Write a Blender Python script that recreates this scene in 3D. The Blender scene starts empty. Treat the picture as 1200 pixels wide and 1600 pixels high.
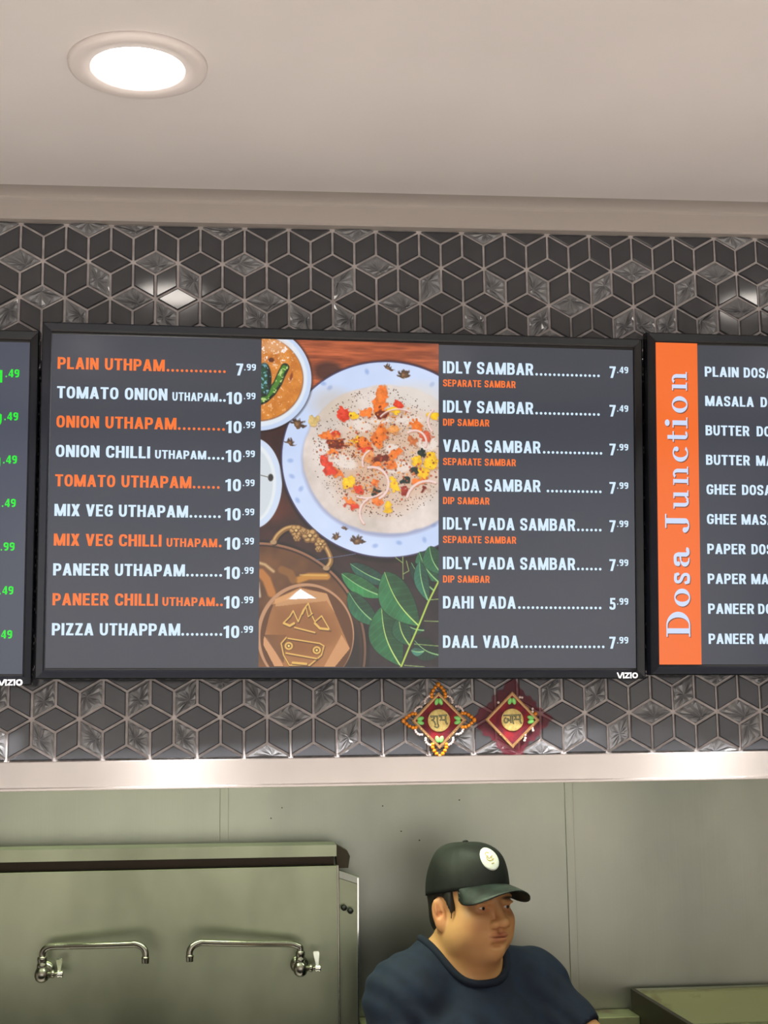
import bpy, bmesh, math, random
import numpy as np
from mathutils import Vector, Matrix
random.seed(7); RNG = np.random.default_rng(11)
SC = bpy.context.scene; COL = SC.collection
pi = math.pi

# ------------------------------------------------------------------ camera
cam_d = bpy.data.cameras.new('camera'); cam = bpy.data.objects.new('camera', cam_d); COL.objects.link(cam)
cam_d.sensor_fit = 'VERTICAL'; cam_d.sensor_height = 36.0; cam_d.lens = 36.0 * 2266.68 / 1600.0
cam_d.clip_start = .05; cam_d.clip_end = 50
right = Vector((0.99515, -0.09706, -0.01393)); up = Vector((-0.00190, -0.16122, 0.98692)); fwd = right.cross(up) * -1
m3 = Matrix((right, up, -fwd)).transposed().to_4x4()
m3.translation = (0.3101, -2.22633, 1.70); cam.matrix_world = m3
SC.camera = cam

# ------------------------------------------------------------------ world, light, exposure
w = bpy.data.worlds.new('world'); SC.world = w; w.use_nodes = True
w.node_tree.nodes['Background'].inputs[0].default_value = (.9, .95, 1, 1)
w.node_tree.nodes['Background'].inputs[1].default_value = .12
SC.view_settings.view_transform = 'Standard'; SC.view_settings.look = 'None'
SC.view_settings.exposure = 0.0; SC.view_settings.gamma = 1.0
SC.view_settings.use_curve_mapping = False
SC.cycles.caustics_reflective = False; SC.cycles.caustics_refractive = False

def area(name, loc, size, power, color, rot=(0, 0, 0), size_y=None):
    d = bpy.data.lights.new(name, 'AREA'); d.energy = power; d.color = color
    d.shape = 'RECTANGLE' if size_y else 'SQUARE'; d.size = size
    if size_y: d.size_y = size_y
    o = bpy.data.objects.new(name, d); o.location = loc; o.rotation_euler = rot; COL.objects.link(o); return o
# hood lamps over the cook line (greenish fluorescent), unseen fill light added behind the camera
area('hood_light', (.1, .42, 2.22), 1.3, 20.0, (.88, 1, .67), (0, 0, 0), .16)
area('hood_light', (1.35, .42, 2.22), .6, 5.0, (.90, 1, .76), (0, 0, 0), .16)
area('shop_window_light', (.8, -5.2, 1.35), 5.0, 25, (.94, .96, 1.0), (pi/2, 0, 0), 2.0)

# ------------------------------------------------------------------ helpers
def tag(o, label=None, cat=None, group=None, kind=None):
    if label: o['label'] = label
    if cat: o['category'] = cat
    if group: o['group'] = group
    if kind: o['kind'] = kind
    return o
def empty(name, loc=(0, 0, 0), label=None, cat=None, group=None):
    o = bpy.data.objects.new(name, None); o.location = loc; o.empty_display_size = .05
    COL.objects.link(o); return tag(o, label, cat, group)
def mesh(name, V, F, mat=None, parent=None, smooth=False, loc=None):
    me = bpy.data.meshes.new(name); me.from_pydata([tuple(v) for v in V], [], [tuple(f) for f in F])
    me.validate()
    if mat: me.materials.append(mat)
    if smooth: me.polygons.foreach_set('use_smooth', [True] * len(me.polygons))
    o = bpy.data.objects.new(name, me); COL.objects.link(o)
    if parent: o.parent = parent
    if loc: o.location = loc
    return o
def boxuv(o):
    me = o.data; uv = me.uv_layers.new(name='UVMap')
    for p in me.polygons:
        n = p.normal
        for li in p.loop_indices:
            c = me.vertices[me.loops[li].vertex_index].co
            uv.data[li].uv = (c.x, c.z) if abs(n.y) >= max(abs(n.x), abs(n.z)) else ((c.y, c.z) if abs(n.x) > abs(n.z) else (c.x, c.y))
def fix_normals(o):
    bm = bmesh.new(); bm.from_mesh(o.data); bmesh.ops.recalc_face_normals(bm, faces=bm.faces[:]); bm.to_mesh(o.data); bm.free()
def box(name, lo, hi, mat, parent=None, bevel=0.0, org=None):
    org = Vector(org) if org else (Vector(lo) + Vector(hi)) / 2
    if parent: base = org
    bm = bmesh.new(); bmesh.ops.create_cube(bm, size=1)
    for v in bm.verts:
        v.co = Vector([lo[i] if v.co[i] < 0 else hi[i] for i in range(3)])
    if bevel > 0: bmesh.ops.bevel(bm, geom=bm.edges[:], offset=bevel, segments=2, profile=.6, affect='EDGES')
    if not parent:
        for v in bm.verts: v.co -= org
    me = bpy.data.meshes.new(name); bm.to_mesh(me); bm.free(); me.materials.append(mat)
    o = bpy.data.objects.new(name, me); COL.objects.link(o)
    if parent: o.parent = parent
    else: o.location = org
    boxuv(o); return o
def prism(name, pts, y0, y1, mat, parent=None, bevel=0.0):
    """polygon in x,z extruded along y"""
    bm = bmesh.new()
    a = [bm.verts.new((p[0], y0, p[1])) for p in pts]; b = [bm.verts.new((p[0], y1, p[1])) for p in pts]
    bm.faces.new(a); bm.faces.new(b[::-1]); n = len(pts)
    for i in range(n): bm.faces.new((a[i], b[i], b[(i+1) % n], a[(i+1) % n]))
    bmesh.ops.recalc_face_normals(bm, faces=bm.faces[:])
    if bevel: bmesh.ops.bevel(bm, geom=bm.edges[:], offset=bevel, segments=2, profile=.6, affect='EDGES')
    me = bpy.data.meshes.new(name); bm.to_mesh(me); bm.free(); me.materials.append(mat)
    o = bpy.data.objects.new(name, me); COL.objects.link(o)
    if parent: o.parent = parent
    boxuv(o); return o
def lathe(name, prof, mat, parent=None, loc=(0, 0, 0), axis='z', seg=32, smooth=True):
    """profile of (radius, height)"""
    V = []; F = []; n = len(prof)
    for j in range(seg):
        a = 2*pi*j/seg
        for r, h in prof:
            p = (r*math.cos(a), r*math.sin(a), h)
            if axis == 'y': p = (p[0], -p[2], p[1])
            if axis == 'x': p = (p[2], p[0], p[1])
            V.append((p[0]+loc[0], p[1]+loc[1], p[2]+loc[2]))
    for j in range(seg):
        k = (j+1) % seg
        for i in range(n-1): F.append((j*n+i, k*n+i, k*n+i+1, j*n+i+1))
    if prof[0][0] > 1e-6: F.append([j*n for j in range(seg)])
    if prof[-1][0] > 1e-6: F.append([j*n+n-1 for j in range(seg)][::-1])
    o = mesh(name, V, F, mat, parent, smooth)
    bm = bmesh.new(); bm.from_mesh(o.data); bmesh.ops.remove_doubles(bm, verts=bm.verts[:], dist=1e-6)
    bmesh.ops.recalc_face_normals(bm, faces=bm.faces[:]); bm.to_mesh(o.data); bm.free()
    return o
def smooth_path(P, n=8):
    P = [Vector(p) for p in P]; out = []
    for i in range(len(P)-1):
        p0 = P[max(i-1, 0)]; p1 = P[i]; p2 = P[i+1]; p3 = P[min(i+2, len(P)-1)]
        for t in range(n):
            s = t/n
            out.append(.5*((2*p1)+(-p0+p2)*s+(2*p0-5*p1+4*p2-p3)*s*s+(-p0+3*p1-3*p2+p3)*s**3))
    out.append(P[-1]); return out
def tube(name, P, r, mat, parent=None, seg=12, rs=None):
    V = []; F = []; P = [Vector(p) for p in P]; prev = None
    for i, p in enumerate(P):
        t = (P[min(i+1, len(P)-1)] - P[max(i-1, 0)]).normalized()
        if prev is None: a = t.orthogonal().normalized()
        else: a = (prev - t*prev.dot(t)).normalized()
        prev = a; b = t.cross(a); rr = rs[i] if rs else r
        for k in range(seg):
            q = 2*pi*k/seg; V.append(p + (a*math.cos(q)+b*math.sin(q))*rr)
    for i in range(len(P)-1):
        for k in range(seg):
            l = (k+1) % seg; F.append((i*seg+k, i*seg+l, (i+1)*seg+l, (i+1)*seg+k))
    F.append(list(range(seg))[::-1]); F.append([(len(P)-1)*seg+k for k in range(seg)])
    o = mesh(name, V, F, mat, parent, True); fix_normals(o); return o

# ------------------------------------------------------------------ materials
def srgb(c): return tuple(((x/255)/12.92 if x/255 <= .04045 else ((x/255+.055)/1.055)**2.4) for x in c) + (1,)
def mat(name, col, rough=.5, metal=0, spec=.5, coat=0, emit=None, es=1.0, aniso=0):
    m = bpy.data.materials.new(name); m.use_nodes = True; b = m.node_tree.nodes['Principled BSDF']
    b.inputs['Base Color'].default_value = srgb(col) if max(col) > 1 else tuple(col)+(1,)
    b.inputs['Roughness'].default_value = rough; b.inputs['Metallic'].default_value = metal
    b.inputs['Specular IOR Level'].default_value = spec; b.inputs['Coat Weight'].default_value = coat
    b.inputs['Coat Roughness'].default_value = .05
    if emit: b.inputs['Emission Color'].default_value = srgb(emit); b.inputs['Emission Strength'].default_value = es
    if aniso:
        b.inputs['Anisotropic'].default_value = aniso
        t = m.node_tree.nodes.new('ShaderNodeTangent'); t.direction_type = 'UV_MAP'; t.uv_map = 'UVMap'
        m.node_tree.links.new(t.outputs[0], b.inputs['Tangent'])
    return m
def noise_mix(m, c1, c2, scale=(5, 5, 5), detail=4, lo=.35, hi=.65, bump=0, bscale=None, rough=None, dist=.002):
    nt = m.node_tree; N = nt.nodes; L = nt.links; b = N['Principled BSDF']
    tc = N.new('ShaderNodeTexCoord'); mp = N.new('ShaderNodeMapping'); mp.inputs['Scale'].default_value = scale
    nz = N.new('ShaderNodeTexNoise'); nz.inputs['Scale'].default_value = 1; nz.inputs['Detail'].default_value = detail
    L.new(tc.outputs['Object'], mp.inputs[0]); L.new(mp.outputs[0], nz.inputs[0])
    r = N.new('ShaderNodeValToRGB'); r.color_ramp.elements[0].position = lo; r.color_ramp.elements[1].position = hi
    r.color_ramp.elements[0].color = srgb(c1); r.color_ramp.elements[1].color = srgb(c2)
    L.new(nz.outputs[0], r.inputs[0]); L.new(r.outputs[0], b.inputs['Base Color'])
    if rough:
        mr = N.new('ShaderNodeMapRange'); mr.inputs['To Min'].default_value = rough[0]; mr.inputs['To Max'].default_value = rough[1]
        L.new(nz.outputs[0], mr.inputs[0]); L.new(mr.outputs[0], b.inputs['Roughness'])
    if bump:
        mp2 = N.new('ShaderNodeMapping'); mp2.inputs['Scale'].default_value = bscale or scale
        n2 = N.new('ShaderNodeTexNoise'); n2.inputs['Scale'].default_value = 1; n2.inputs['Detail'].default_value = 3
        L.new(tc.outputs['Object'], mp2.inputs[0]); L.new(mp2.outputs[0], n2.inputs[0])
        bp = N.new('ShaderNodeBump'); bp.inputs['Strength'].default_value = bump; bp.inputs['Distance'].default_value = dist
        L.new(n2.outputs[0], bp.inputs['Height']); L.new(bp.outputs[0], b.inputs['Normal'])
    return m
M_ceil = noise_mix(mat('ceiling_paint', (214, 205, 200), .62), (231, 226, 225), (236, 231, 230), (3, 3, 3), bump=.08, bscale=(90, 90, 90))
M_plaster = mat('plaster_white', (206, 200, 194), .6)
M_wall = mat('room_wall', (196, 190, 180), .8)
M_floor = noise_mix(mat('floor_tile', (190, 184, 176), .4), (184, 178, 170), (198, 192, 184), (4, 4, 4))
M_grout = noise_mix(mat('grout', (168, 158, 154), .85), (178, 171, 170), (208, 201, 200), (60, 60, 60), bump=.3, bscale=(500, 500, 500), dist=.0005)
M_tile = noise_mix(mat('glazed_tile', (68, 70, 76), .12), (57, 58, 63), (65, 66, 70), (6, 6, 6), rough=(.07, .14))
M_tile_rel = mat('glazed_relief_tile', (112, 113, 116), .16, spec=.9)
M_steel = noise_mix(mat('brushed_steel', (170, 176, 158), .3, 1.0, aniso=.5), (144, 147, 138), (176, 178, 167), (2.2, 2.2, 1.2), rough=(.33, .46), bump=.25, bscale=(220, 220, 3), dist=.0006)
M_steel2 = noise_mix(mat('worn_steel', (150, 152, 138), .33, 1.0, aniso=.4), (122, 127, 106), (158, 163, 140), (3.5, 3.5, 2), rough=(.26, .42), bump=.3, bscale=(5, 5, 3), dist=.006)
M_trim = noise_mix(mat('polished_trim_steel', (205, 196, 190), .22, 1.0, aniso=.95), (180, 174, 170), (196, 190, 186), (3, 3, 3), bump=.2, bscale=(300, 3, 3), dist=.0003)
M_trim.node_tree.nodes['Principled BSDF'].inputs['Anisotropic Rotation'].default_value = .25
M_greasy = noise_mix(mat('greasy_steel', (150, 140, 100), .45, .8), (92, 58, 32), (160, 164, 126), (9, 9, 16), lo=.30, hi=.50, rough=(.3, .6))
M_darksteel = mat('dark_steel', (58, 50, 42), .45, .8)
M_chrome = mat('faucet_metal', (152, 151, 140), .24, 1.0)
M_chrome_b = mat('bright_chrome', (225, 226, 218), .12, 1.0)
M_bezel = mat('tv_bezel_gloss', (12, 14, 19), .1, 0, .28, coat=.08)
M_back = mat('tv_back', (18, 18, 20), .6)
M_gap = mat('black_plastic', (16, 16, 18), .5)
def screen_mat(name, col, k=1.0, spec=.5, rough=.12):
    m = mat(name, (6, 6, 7), rough, 0, spec, emit=col, es=k); return m
M_scr = screen_mat('screen_slate', (58, 62, 73))
M_scr_l = screen_mat('screen_slate_left', (66, 72, 88))
M_white = screen_mat('print_pale_blue', (214, 236, 255), 1.0)
M_orange = screen_mat('print_orange', (250, 118, 44), 1.0)
M_bar = screen_mat('print_orange_bar', (243, 108, 34), 1.0)
M_green = screen_mat('print_lime', (20, 236, 44), 1.0)
M_lav = screen_mat('print_lavender', (206, 220, 250), 1.0)
M_shadow = screen_mat('print_shadow', (112, 58, 40), 1.0)
M_logo = mat('logo_white', (225, 225, 228), .4, emit=(200, 200, 205), es=.35)
M_lamp = mat('lamp_diffuser', (255, 250, 240), .5, emit=(255, 246, 236), es=22)
M_lamptrim = mat('lamp_trim', (236, 228, 226), .45)

# ------------------------------------------------------------------ the setting
FZ = -.15; CZ = 2.566; KY = 1.0
def struct(o): return tag(o, kind='structure')
floor = struct(box('floor', (-3, -5.3, FZ-.1), (4.2, 1.1, FZ), M_floor))
# ceiling with a rounded bulkhead edge where it meets the tiled wall
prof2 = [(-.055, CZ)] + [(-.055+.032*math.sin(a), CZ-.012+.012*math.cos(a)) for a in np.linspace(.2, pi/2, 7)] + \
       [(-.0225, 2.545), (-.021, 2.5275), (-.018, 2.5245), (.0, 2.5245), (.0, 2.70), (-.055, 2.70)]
prof = [(-5.3, CZ), (-.055, CZ), (-.055, 2.70), (-5.3, 2.70)]
def extrude_x(name, prof, m):
    V = []; n = len(prof)
    for x in (-3, 4.2): V.extend([(x, y, z) for y, z in prof])
    o = mesh(name, V, [(i, (i+1) % n, n+(i+1) % n, n+i) for i in range(n)] + [list(range(n)), list(range(n, 2*n))[::-1]], m)
    struct(o); fix_normals(o); return o
extrude_x('trim_2', prof2, mat('bulkhead_plaster', (178, 170, 165), .7))  # weaker light on the edge face is put into its greyer colour
ceiling = extrude_x('ceiling', prof, M_ceil)
for nm, lo, hi in (('wall_left', (-3.1, -5.3, FZ), (-3, 1.1, 2.7)), ('wall_right', (4.2, -5.3, FZ), (4.3, 1.1, 2.7)), ('wall_rear', (-3, -5.4, FZ), (4.2, -5.3, 2.7))):
    struct(box(nm, lo, hi, M_wall))
wall_front = empty('wall_front'); struct(wall_front)
box('mortar_bed', (-3, 0, 1.66), (4.2, .10, 2.7), M_grout, wall_front)
trim = struct(box('trim_1', (-3, -.012, 1.6468), (4.2, .10, 1.6872), M_trim, bevel=.0012))
lip = box('lip', (-3, -.0165, 1.6445), (4.2, -.008, 1.6492), M_trim, trim, bevel=.0015)
lip.matrix_parent_inverse = Matrix.Translation(-trim.location)
kc = struct(box('ceiling_kitchen', (-3, .1, 2.3), (4.2, 1.1, 2.4), M_steel2)); kc.name = 'ceiling_hood'
wb = empty('wall_back'); struct(wb)
box('backing', (-3, KY+.004, FZ), (4.2, KY+.1, 2.4), M_darksteel, wb)
for x0, x1 in ((-3, -.62), (-.616, .266), (.268, 1.026), (1.028, 1.95), (1.952, 4.2)):
    o = box('panel', (x0, KY, FZ), (x1, KY+.006, 2.3), M_steel, wb, bevel=.0006)
for x in (.275, 1.035, -.607, 1.961):
    box('seam_strip', (x-.009, KY-.0035, FZ), (x+.009, KY+.001, 2.3), M_steel, wb, bevel=.0008)
for x, z in ((.40, 1.575), (.376, 1.553), (.66, 1.52), (.62, 1.575), (.70, 1.50), (.79, 1.585), (1.09, 1.62)):
    lathe('rivet', [(0, .0012), (.0012, .0009), (.0015, 0)], M_darksteel, wb, (x, KY-.0005, z), 'y', 8)

# ------------------------------------------------------------------ wall tiles (rhombus mosaic)
S = .07; H = S*math.sqrt(3)/2*.98; Z0 = 2.46221; GAP = .00185
ZTOP, ZBOT = 2.5243, 1.6875
def node(i, r): return (i*S, Z0+r*H)
def rhomb(kind, i, r):
    x, z = node(i, r)
    if kind == 'H': return [(x, z), (x+.5*S, z-H/3), (x+S, z), (x+.5*S, z+H/3)]
    if kind == 'L': return [(x, z), (x-.5*S, z-H/3), (x-.5*S, z-H), (x, z-2*H/3)]
    return [(x, z), (x, z-2*H/3), (x+.5*S, z-H), (x+.5*S, z-H/3)]
def clip(P, z, keep_below):
    out = []; f = (lambda p: p[1] <= z) if keep_below else (lambda p: p[1] >= z)
    for a, b in zip(P, P[1:]+P[:1]):
        if f(a): out.append(a)
        if f(a) != f(b):
            t = (z-a[1])/(b[1]-a[1]); out.append((a[0]+(b[0]-a[0])*t, z))
    return out
def area2(P): return sum(a[0]*b[1]-b[0]*a[1] for a, b in zip(P, P[1:]+P[:1]))
def inset(P, d):
    if area2(P) < 0: P = P[::-1]
    n = len(P); out = []
    for k in range(n):
        a = Vector(P[k-1]); b = Vector(P[k]); c = Vector(P[(k+1) % n])
        e1 = (b-a).normalized(); e2 = (c-b).normalized(); n1 = Vector((-e1.y, e1.x)); n2 = Vector((-e2.y, e2.x))
        q = n1+n2; den = 1+n1.dot(n2)
        out.append(tuple(b+q*(d/max(den, .35))))
    return out
def tile_geo(P, relief, rng):
    """flat glazed tile with a chamfer, or pressed-glass star relief; front face towards -y"""
    A = inset(P, GAP); B = inset(P, GAP+.0013); T = .0042
    if area2(A) < 0: A = A[::-1]; B = B[::-1]
    n = len(A); V = []; F = []
    V += [(x, 0, z) for x, z in A] + [(x, -T+.0012, z) for x, z in A]
    for k in range(n): l = (k+1) % n; F.append((k, l, n+l, n+k))
    if not relief:
        V += [(x, -T, z) for x, z in B]
        for k in range(n): l = (k+1) % n; F.append((n+k, n+l, 2*n+l, 2*n+k))
        F.append(list(range(2*n, 3*n))); return V, F
    cx = sum(p[0] for p in A)/n; cz = sum(p[1] for p in A)/n
    hub = (cx+rng.uniform(-.010, .010), cz+rng.uniform(-.008, .008))
    ring = []; per = 5
    for k in range(n):
        a, b = A[k], A[(k+1) % n]
        for s in range(per):
            t = s/per; ring.append((a[0]+(b[0]-a[0])*t, a[1]+(b[1]-a[1])*t, s == 0))
    m = len(ring); b0 = len(V)
    for x, z, c in ring: V.append((x, -T+.0012, z))
    b1 = len(V)
    for q, (x, z, c) in enumerate(ring):
        t = rng.uniform(.10, .25); V.append((x+(hub[0]-x)*t, -T+(-.0010 if q % 2 else .0009)*rng.uniform(.3, 1.1), z+(hub[1]-z)*t))
    b2 = len(V)
    for q, (x, z, c) in enumerate(ring):
        t = rng.uniform(.5, .68); V.append((x+(hub[0]-x)*t, -T+(-.0015 if q % 2 else .0013)*rng.uniform(.4, 1.1), z+(hub[1]-z)*t))
    V.append((hub[0], -T-.0018*rng.uniform(-.5, 1), hub[1])); hb = len(V)-1
    for q in range(m):
        l = (q+1) % m
        F += [(b0+q, b0+l, b1+l), (b0+q, b1+l, b1+q), (b1+q, b1+l, b2+q), (b1+l, b2+l, b2+q), (b2+q, b2+l, hb)]
    return V, F
REL = {('H', 1): [-1, 1, 2, 4, 7, 10, 16], ('L', 1): [0, 3, 5, 6, 8, 9, 11, 12], ('R', 1): [13, 14, 16],
       ('H', 0): [-1, 2, 4, 7, 13, 15], ('L', 0): [7, 9, 13, 15, 17], ('R', 0): [1, 3, 10, 11],
       ('H', -1): [0, 2, 4, 5, 8, 12, 16], ('L', -1): [-.5, 11.5, 13.5, 14.5, 15.5], ('R', -1): [.5, 2.5, 4.5, 5.5, 6.5, 9.5, 13.5],
       ('L', -11): [-.5, .5, 1.5, 2.5, 3.5, 6.5, 8.5, 9.5, 11.5, 12.5, 14.5], ('R', -11): [4.5, 8.5], ('H', -11): [4, 15, 16],
       ('H', -12): [5, 7, 13, 14, 15], ('L', -12): [7, 12, 13, 16], ('R', -12): [-1, 0, 1, 2, 3, 9],
       ('H', -13): [5, 10, 11, 15]}
shared = {}
stuffV = []; stuffF = []; trng = random.Random(3)
for r in range(1, -14, -1):
    off = .5 if r % 2 else 0.0
    for ii in range(-30, 50):
        i = ii+off
        for kind in 'HLR':
            P0 = rhomb(kind, i, r)
            P = clip(clip(P0, ZTOP, True), ZBOT, False)
            if len(P) < 3 or abs(area2(P)) < 2e-4: continue
            cut = len(P) != 4 or any(abs(a[0]-b[0])+abs(a[1]-b[1]) > 1e-6 for a, b in zip(P, P0))
            key = i+.5 if (kind == 'H' and off) else i
            rel = key in REL.get((kind, r), []) if -2 <= i <= 18 and (r >= -1 or r <= -11) else trng.random() < .3
            cx = sum(p[0] for p in P)/len(P)
            zmn = min(p[1] for p in P); zmx = max(p[1] for p in P)
            vis = -.14 < cx < 1.24 and (zmx > 2.352 or zmn < 1.80)
            if not vis:
                V, F = tile_geo(P, rel, trng); b = len(stuffV)
                stuffV += V; stuffF += [[b+q for q in f] for f in F]; continue
            ox, oz = P0[0]
            if cut: V, F = tile_geo([(x-ox, z-oz) for x, z in P], rel, trng); me = None
            else:
                k2 = (kind, trng.randrange(7) if rel else -1); me = shared.get(k2)
                if me is None: V, F = tile_geo([(x-ox, z-oz) for x, z in P0], rel, trng)
            if me is None:
                me = bpy.data.meshes.new('tile'); me.from_pydata(V, [], F); me.materials.append(M_tile_rel if rel else M_tile)
                bm = bmesh.new(); bm.from_mesh(me); bmesh.ops.recalc_face_normals(bm, faces=bm.faces[:])
                if sum((f.normal.y*f.calc_area() for f in bm.faces)) > 0: bmesh.ops.reverse_faces(bm, faces=bm.faces[:])
                bm.to_mesh(me); bm.free()
                if not cut: shared[k2] = me
            o = bpy.data.objects.new('tile', me); COL.objects.link(o); o.parent = wall_front
            o.location = (ox, trng.uniform(-.0004, .0003), oz); o.rotation_euler = (trng.gauss(0, .004), 0, trng.gauss(0, .004))
o = mesh('tile_field', stuffV, stuffF, M_tile, wall_front); tag(o, kind='stuff')
bm = bmesh.new(); bm.from_mesh(o.data); bmesh.ops.recalc_face_normals(bm, faces=bm.faces[:])
if sum((f.normal.y*f.calc_area() for f in bm.faces)) > 0: bmesh.ops.reverse_faces(bm, faces=bm.faces[:])
bm.to_mesh(o.data); bm.free()

# ------------------------------------------------------------------ recessed ceiling lights
def downlight(x, y, label):
    t = empty('ceiling_light', (x, y, CZ), label, 'light')
    lathe('trim_ring', [(.0570, .003), (.0570, -.003), (.0605, -.0075), (.083, -.0085), (.0875, -.006), (.0885, .0005)], M_lamptrim, t, seg=64)
    lathe('diffuser', [(0, -.0035), (.05, -.0035), (.0575, -.0025), (.0575, .001)], M_lamp, t, seg=48)
    return t
LY = -.469
downlight(.178, LY, 'round white recessed ceiling light in view above the menu boards')
for x, y in ((-.96, LY), (1.31, LY), (-.05, -2.6), (1.12, -2.6), (2.2, -2.6), (-1.3, -2.6), (-.5, -4.4), (1.0, -4.4), (2.5, -4.4)):
    row = {LY: 'front row by the tiled wall', -2.6: 'second row over the shop', -4.4: 'rear row over the shop'}[y]  # the rear row is added, unseen, to brighten the ceiling
    side = {-.96: 'left', 1.31: 'right', -1.3: 'far left', -.05: 'left of centre', 1.12: 'right of centre', 2.2: 'far right', -.5: 'left', 1.0: 'middle', 2.5: 'right'}[x]
    o = downlight(x, y, 'recessed ceiling light outside the picture, %s, %s' % (row, side)); o['group'] = 'ceiling lights outside the picture'
for x, y in ((.178, LY), (-.96, LY), (1.31, LY), (-.05, -2.6), (1.12, -2.6), (2.2, -2.6), (-1.3, -2.6), (-.5, -4.4), (1.0, -4.4), (2.5, -4.4)):
    l = bpy.data.lights.new('downlight', 'SPOT'); l.energy = 275; l.color = (1, .957, .93); l.spot_size = 2.3; l.spot_blend = .9; l.shadow_soft_size = .06
    lo = bpy.data.objects.new('downlight', l); lo.location = (x, y, CZ-.012); COL.objects.link(lo)

# ------------------------------------------------------------------ stroke lettering
def fillet(P, r, closed=False, seg=5):
    P = [Vector(p) for p in P]; n = len(P); out = []
    for k in range(n):
        if not closed and k in (0, n-1): out.append(P[k]); continue
        a, b, c = P[k-1], P[k], P[(k+1) % n]
        d1 = (a-b); d2 = (c-b); r1 = min(r*(1.6 if d1.length > .7 and r > .15 else 1), d1.length*.5); r2 = min(r*(1.6 if d2.length > .7 and r > .15 else 1), d2.length*.5)
        if min(r1, r2) < 1e-4: out.append(b); continue
        p = b+d1.normalized()*r1; q = b+d2.normalized()*r2
        for s in range(seg+1):
            t = s/seg; out.append(p*(1-t)**2 + b*2*t*(1-t) + q*t*t)
    return out
def stroke(P, w, closed=False):
    n = len(P); L = []; R = []
    for k in range(n):
        if closed: a, c = P[k-1], P[(k+1) % n]
        else: a, c = P[max(k-1, 0)], P[min(k+1, n-1)]
        b = P[k]
        e1 = (b-a).normalized() if (b-a).length > 1e-6 else None; e2 = (c-b).normalized() if (c-b).length > 1e-6 else None
        e1 = e1 or e2; e2 = e2 or e1
        n1 = Vector((-e1.y, e1.x)); n2 = Vector((-e2.y, e2.x)); q = (n1+n2)/max(1+n1.dot(n2), .4)
        L.append(b+q*w/2); R.append(b-q*w/2)
    Q = []
    for k in range(n if closed else n-1):
        l = (k+1) % n; Q.append([tuple(L[k]), tuple(R[k]), tuple(R[l]), tuple(L[l])])
    return Q
SW = .19; h = SW/2
def bar(x0, x1, y): return ('B', x0, y-.08, x1, y+.08)
def stem(x, y0=0, y1=1): return ('B', x-h, y0, x+h, y1)
def sl(x0, x1, w=.2, y0=0, y1=1): return ('Q', [(x0-w/2, y0), (x0+w/2, y0), (x1+w/2, y1), (x1-w/2, y1)])
def path(P, r=.19, closed=False, w=SW*.94): return ('P', P, r, closed, w)
G = {}
W = .56; E_ = W-h
G[' '] = (.24, []); G['.'] = (.24, [('D', .12, .09, .098)]); G['-'] = (.40, [bar(.03, .37, .42)]); G['_dot'] = (.27, [('D', .12, .10, .105)])
G['A'] = (.62, [sl(.10, .31), sl(.52, .31), bar(.17, .45, .28)])
G['B'] = (W, [stem(h), path([(h, 1-h), (E_-.02, 1-h), (E_-.02, .53), (h, .53)]), path([(h, .53), (E_, .53), (E_, h), (h, h)])])
G['C'] = (W, [path([(E_, .66), (E_, 1-h+.01), (h, 1-h+.01), (h, h-.01), (E_, h-.01), (E_, .34)], .2)])
G['D'] = (W, [stem(h), path([(h, 1-h), (E_, 1-h), (E_, h), (h, h)], .25)])
G['E'] = (.50, [stem(h), bar(h, .48, .92), bar(h, .44, .52), bar(h, .48, .08)])
G['G'] = (W, [path([(E_, .68), (E_, 1-h), (h, 1-h), (h, h), (E_, h), (E_, .46)], .2), bar(.30, W, .46)])
G['H'] = (W+.02, [stem(h), stem(W+.02-h), bar(h, W-h, .52)])
G['I'] = (.19, [stem(h)])
G['J'] = (.52, [path([(.42, 1), (.42, h), (h, h), (h, .34)], .2)])
G['L'] = (.47, [stem(h), bar(h, .47, .08)])
G['M'] = (.78, [stem(h), stem(.78-h), sl(.39, .115, .2), sl(.39, .665, .2)])
G['N'] = (.58, [stem(h), stem(.58-h), sl(.58-.105, .105, .2)])
G['O'] = (W+.01, [path([(h, h-.01), (E_+.01, h-.01), (E_+.01, 1.01-h), (h, 1.01-h)], .22, True)])
G['P'] = (.55, [stem(h), path([(h, 1-h), (.455, 1-h), (.455, .44), (h, .44)])])
G['R'] = (.57, [stem(h), path([(h, 1-h), (.455, 1-h), (.455, .46), (h, .46)]), sl(.47, .32, .21, 0, .46)])
G['S'] = (.54, [path([(.445, .68), (.445, 1-h+.01), (h, 1-h+.01), (h, .57), (.445, .44), (.445, h-.01), (h, h-.01), (h, .32)], .17)])
G['T'] = (.54, [stem(.27), bar(0, .54, .92)])
G['U'] = (W, [path([(h, 1), (h, h-.01), (E_, h-.01), (E_, 1)], .21)])
G['V'] = (.60, [sl(.30, .10), sl(.30, .50)])
G['X'] = (.58, [sl(.11, .47, .22), sl(.47, .11, .22)])
G['Y'] = (.57, [stem(.285, 0, .45), sl(.285, .10, .2, .36, 1), sl(.285, .47, .2, .36, 1)])
G['Z'] = (.53, [bar(.02, .51, .92), bar(.02, .53, .08), sl(.125, .40, .22, .1, .9)])
G['0'] = (.52, [path([(h, h-.01), (.425, h-.01), (.425, 1.01-h), (h, 1.01-h)], .19, True)])
G['1'] = (.38, [stem(.25), ('Q', [(0, .70), (.2, .78), (.2, .97), (0, .88)])])
G['4'] = (.54, [stem(.385), bar(.02, .54, .27), ('Q', [(.02, .2), (.02, .34), (.30, 1), (.48, 1)])])
G['5'] = (.52, [('B', .07, .48, .23, 1), bar(.07, .49, .92), path([(.10, .56), (.42, .58), (.42, h), (h, h), (h, .27)], .17)])
G['7'] = (.50, [bar(0, .50, .92), sl(.17, .40, .2, 0, .9)])
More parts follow.
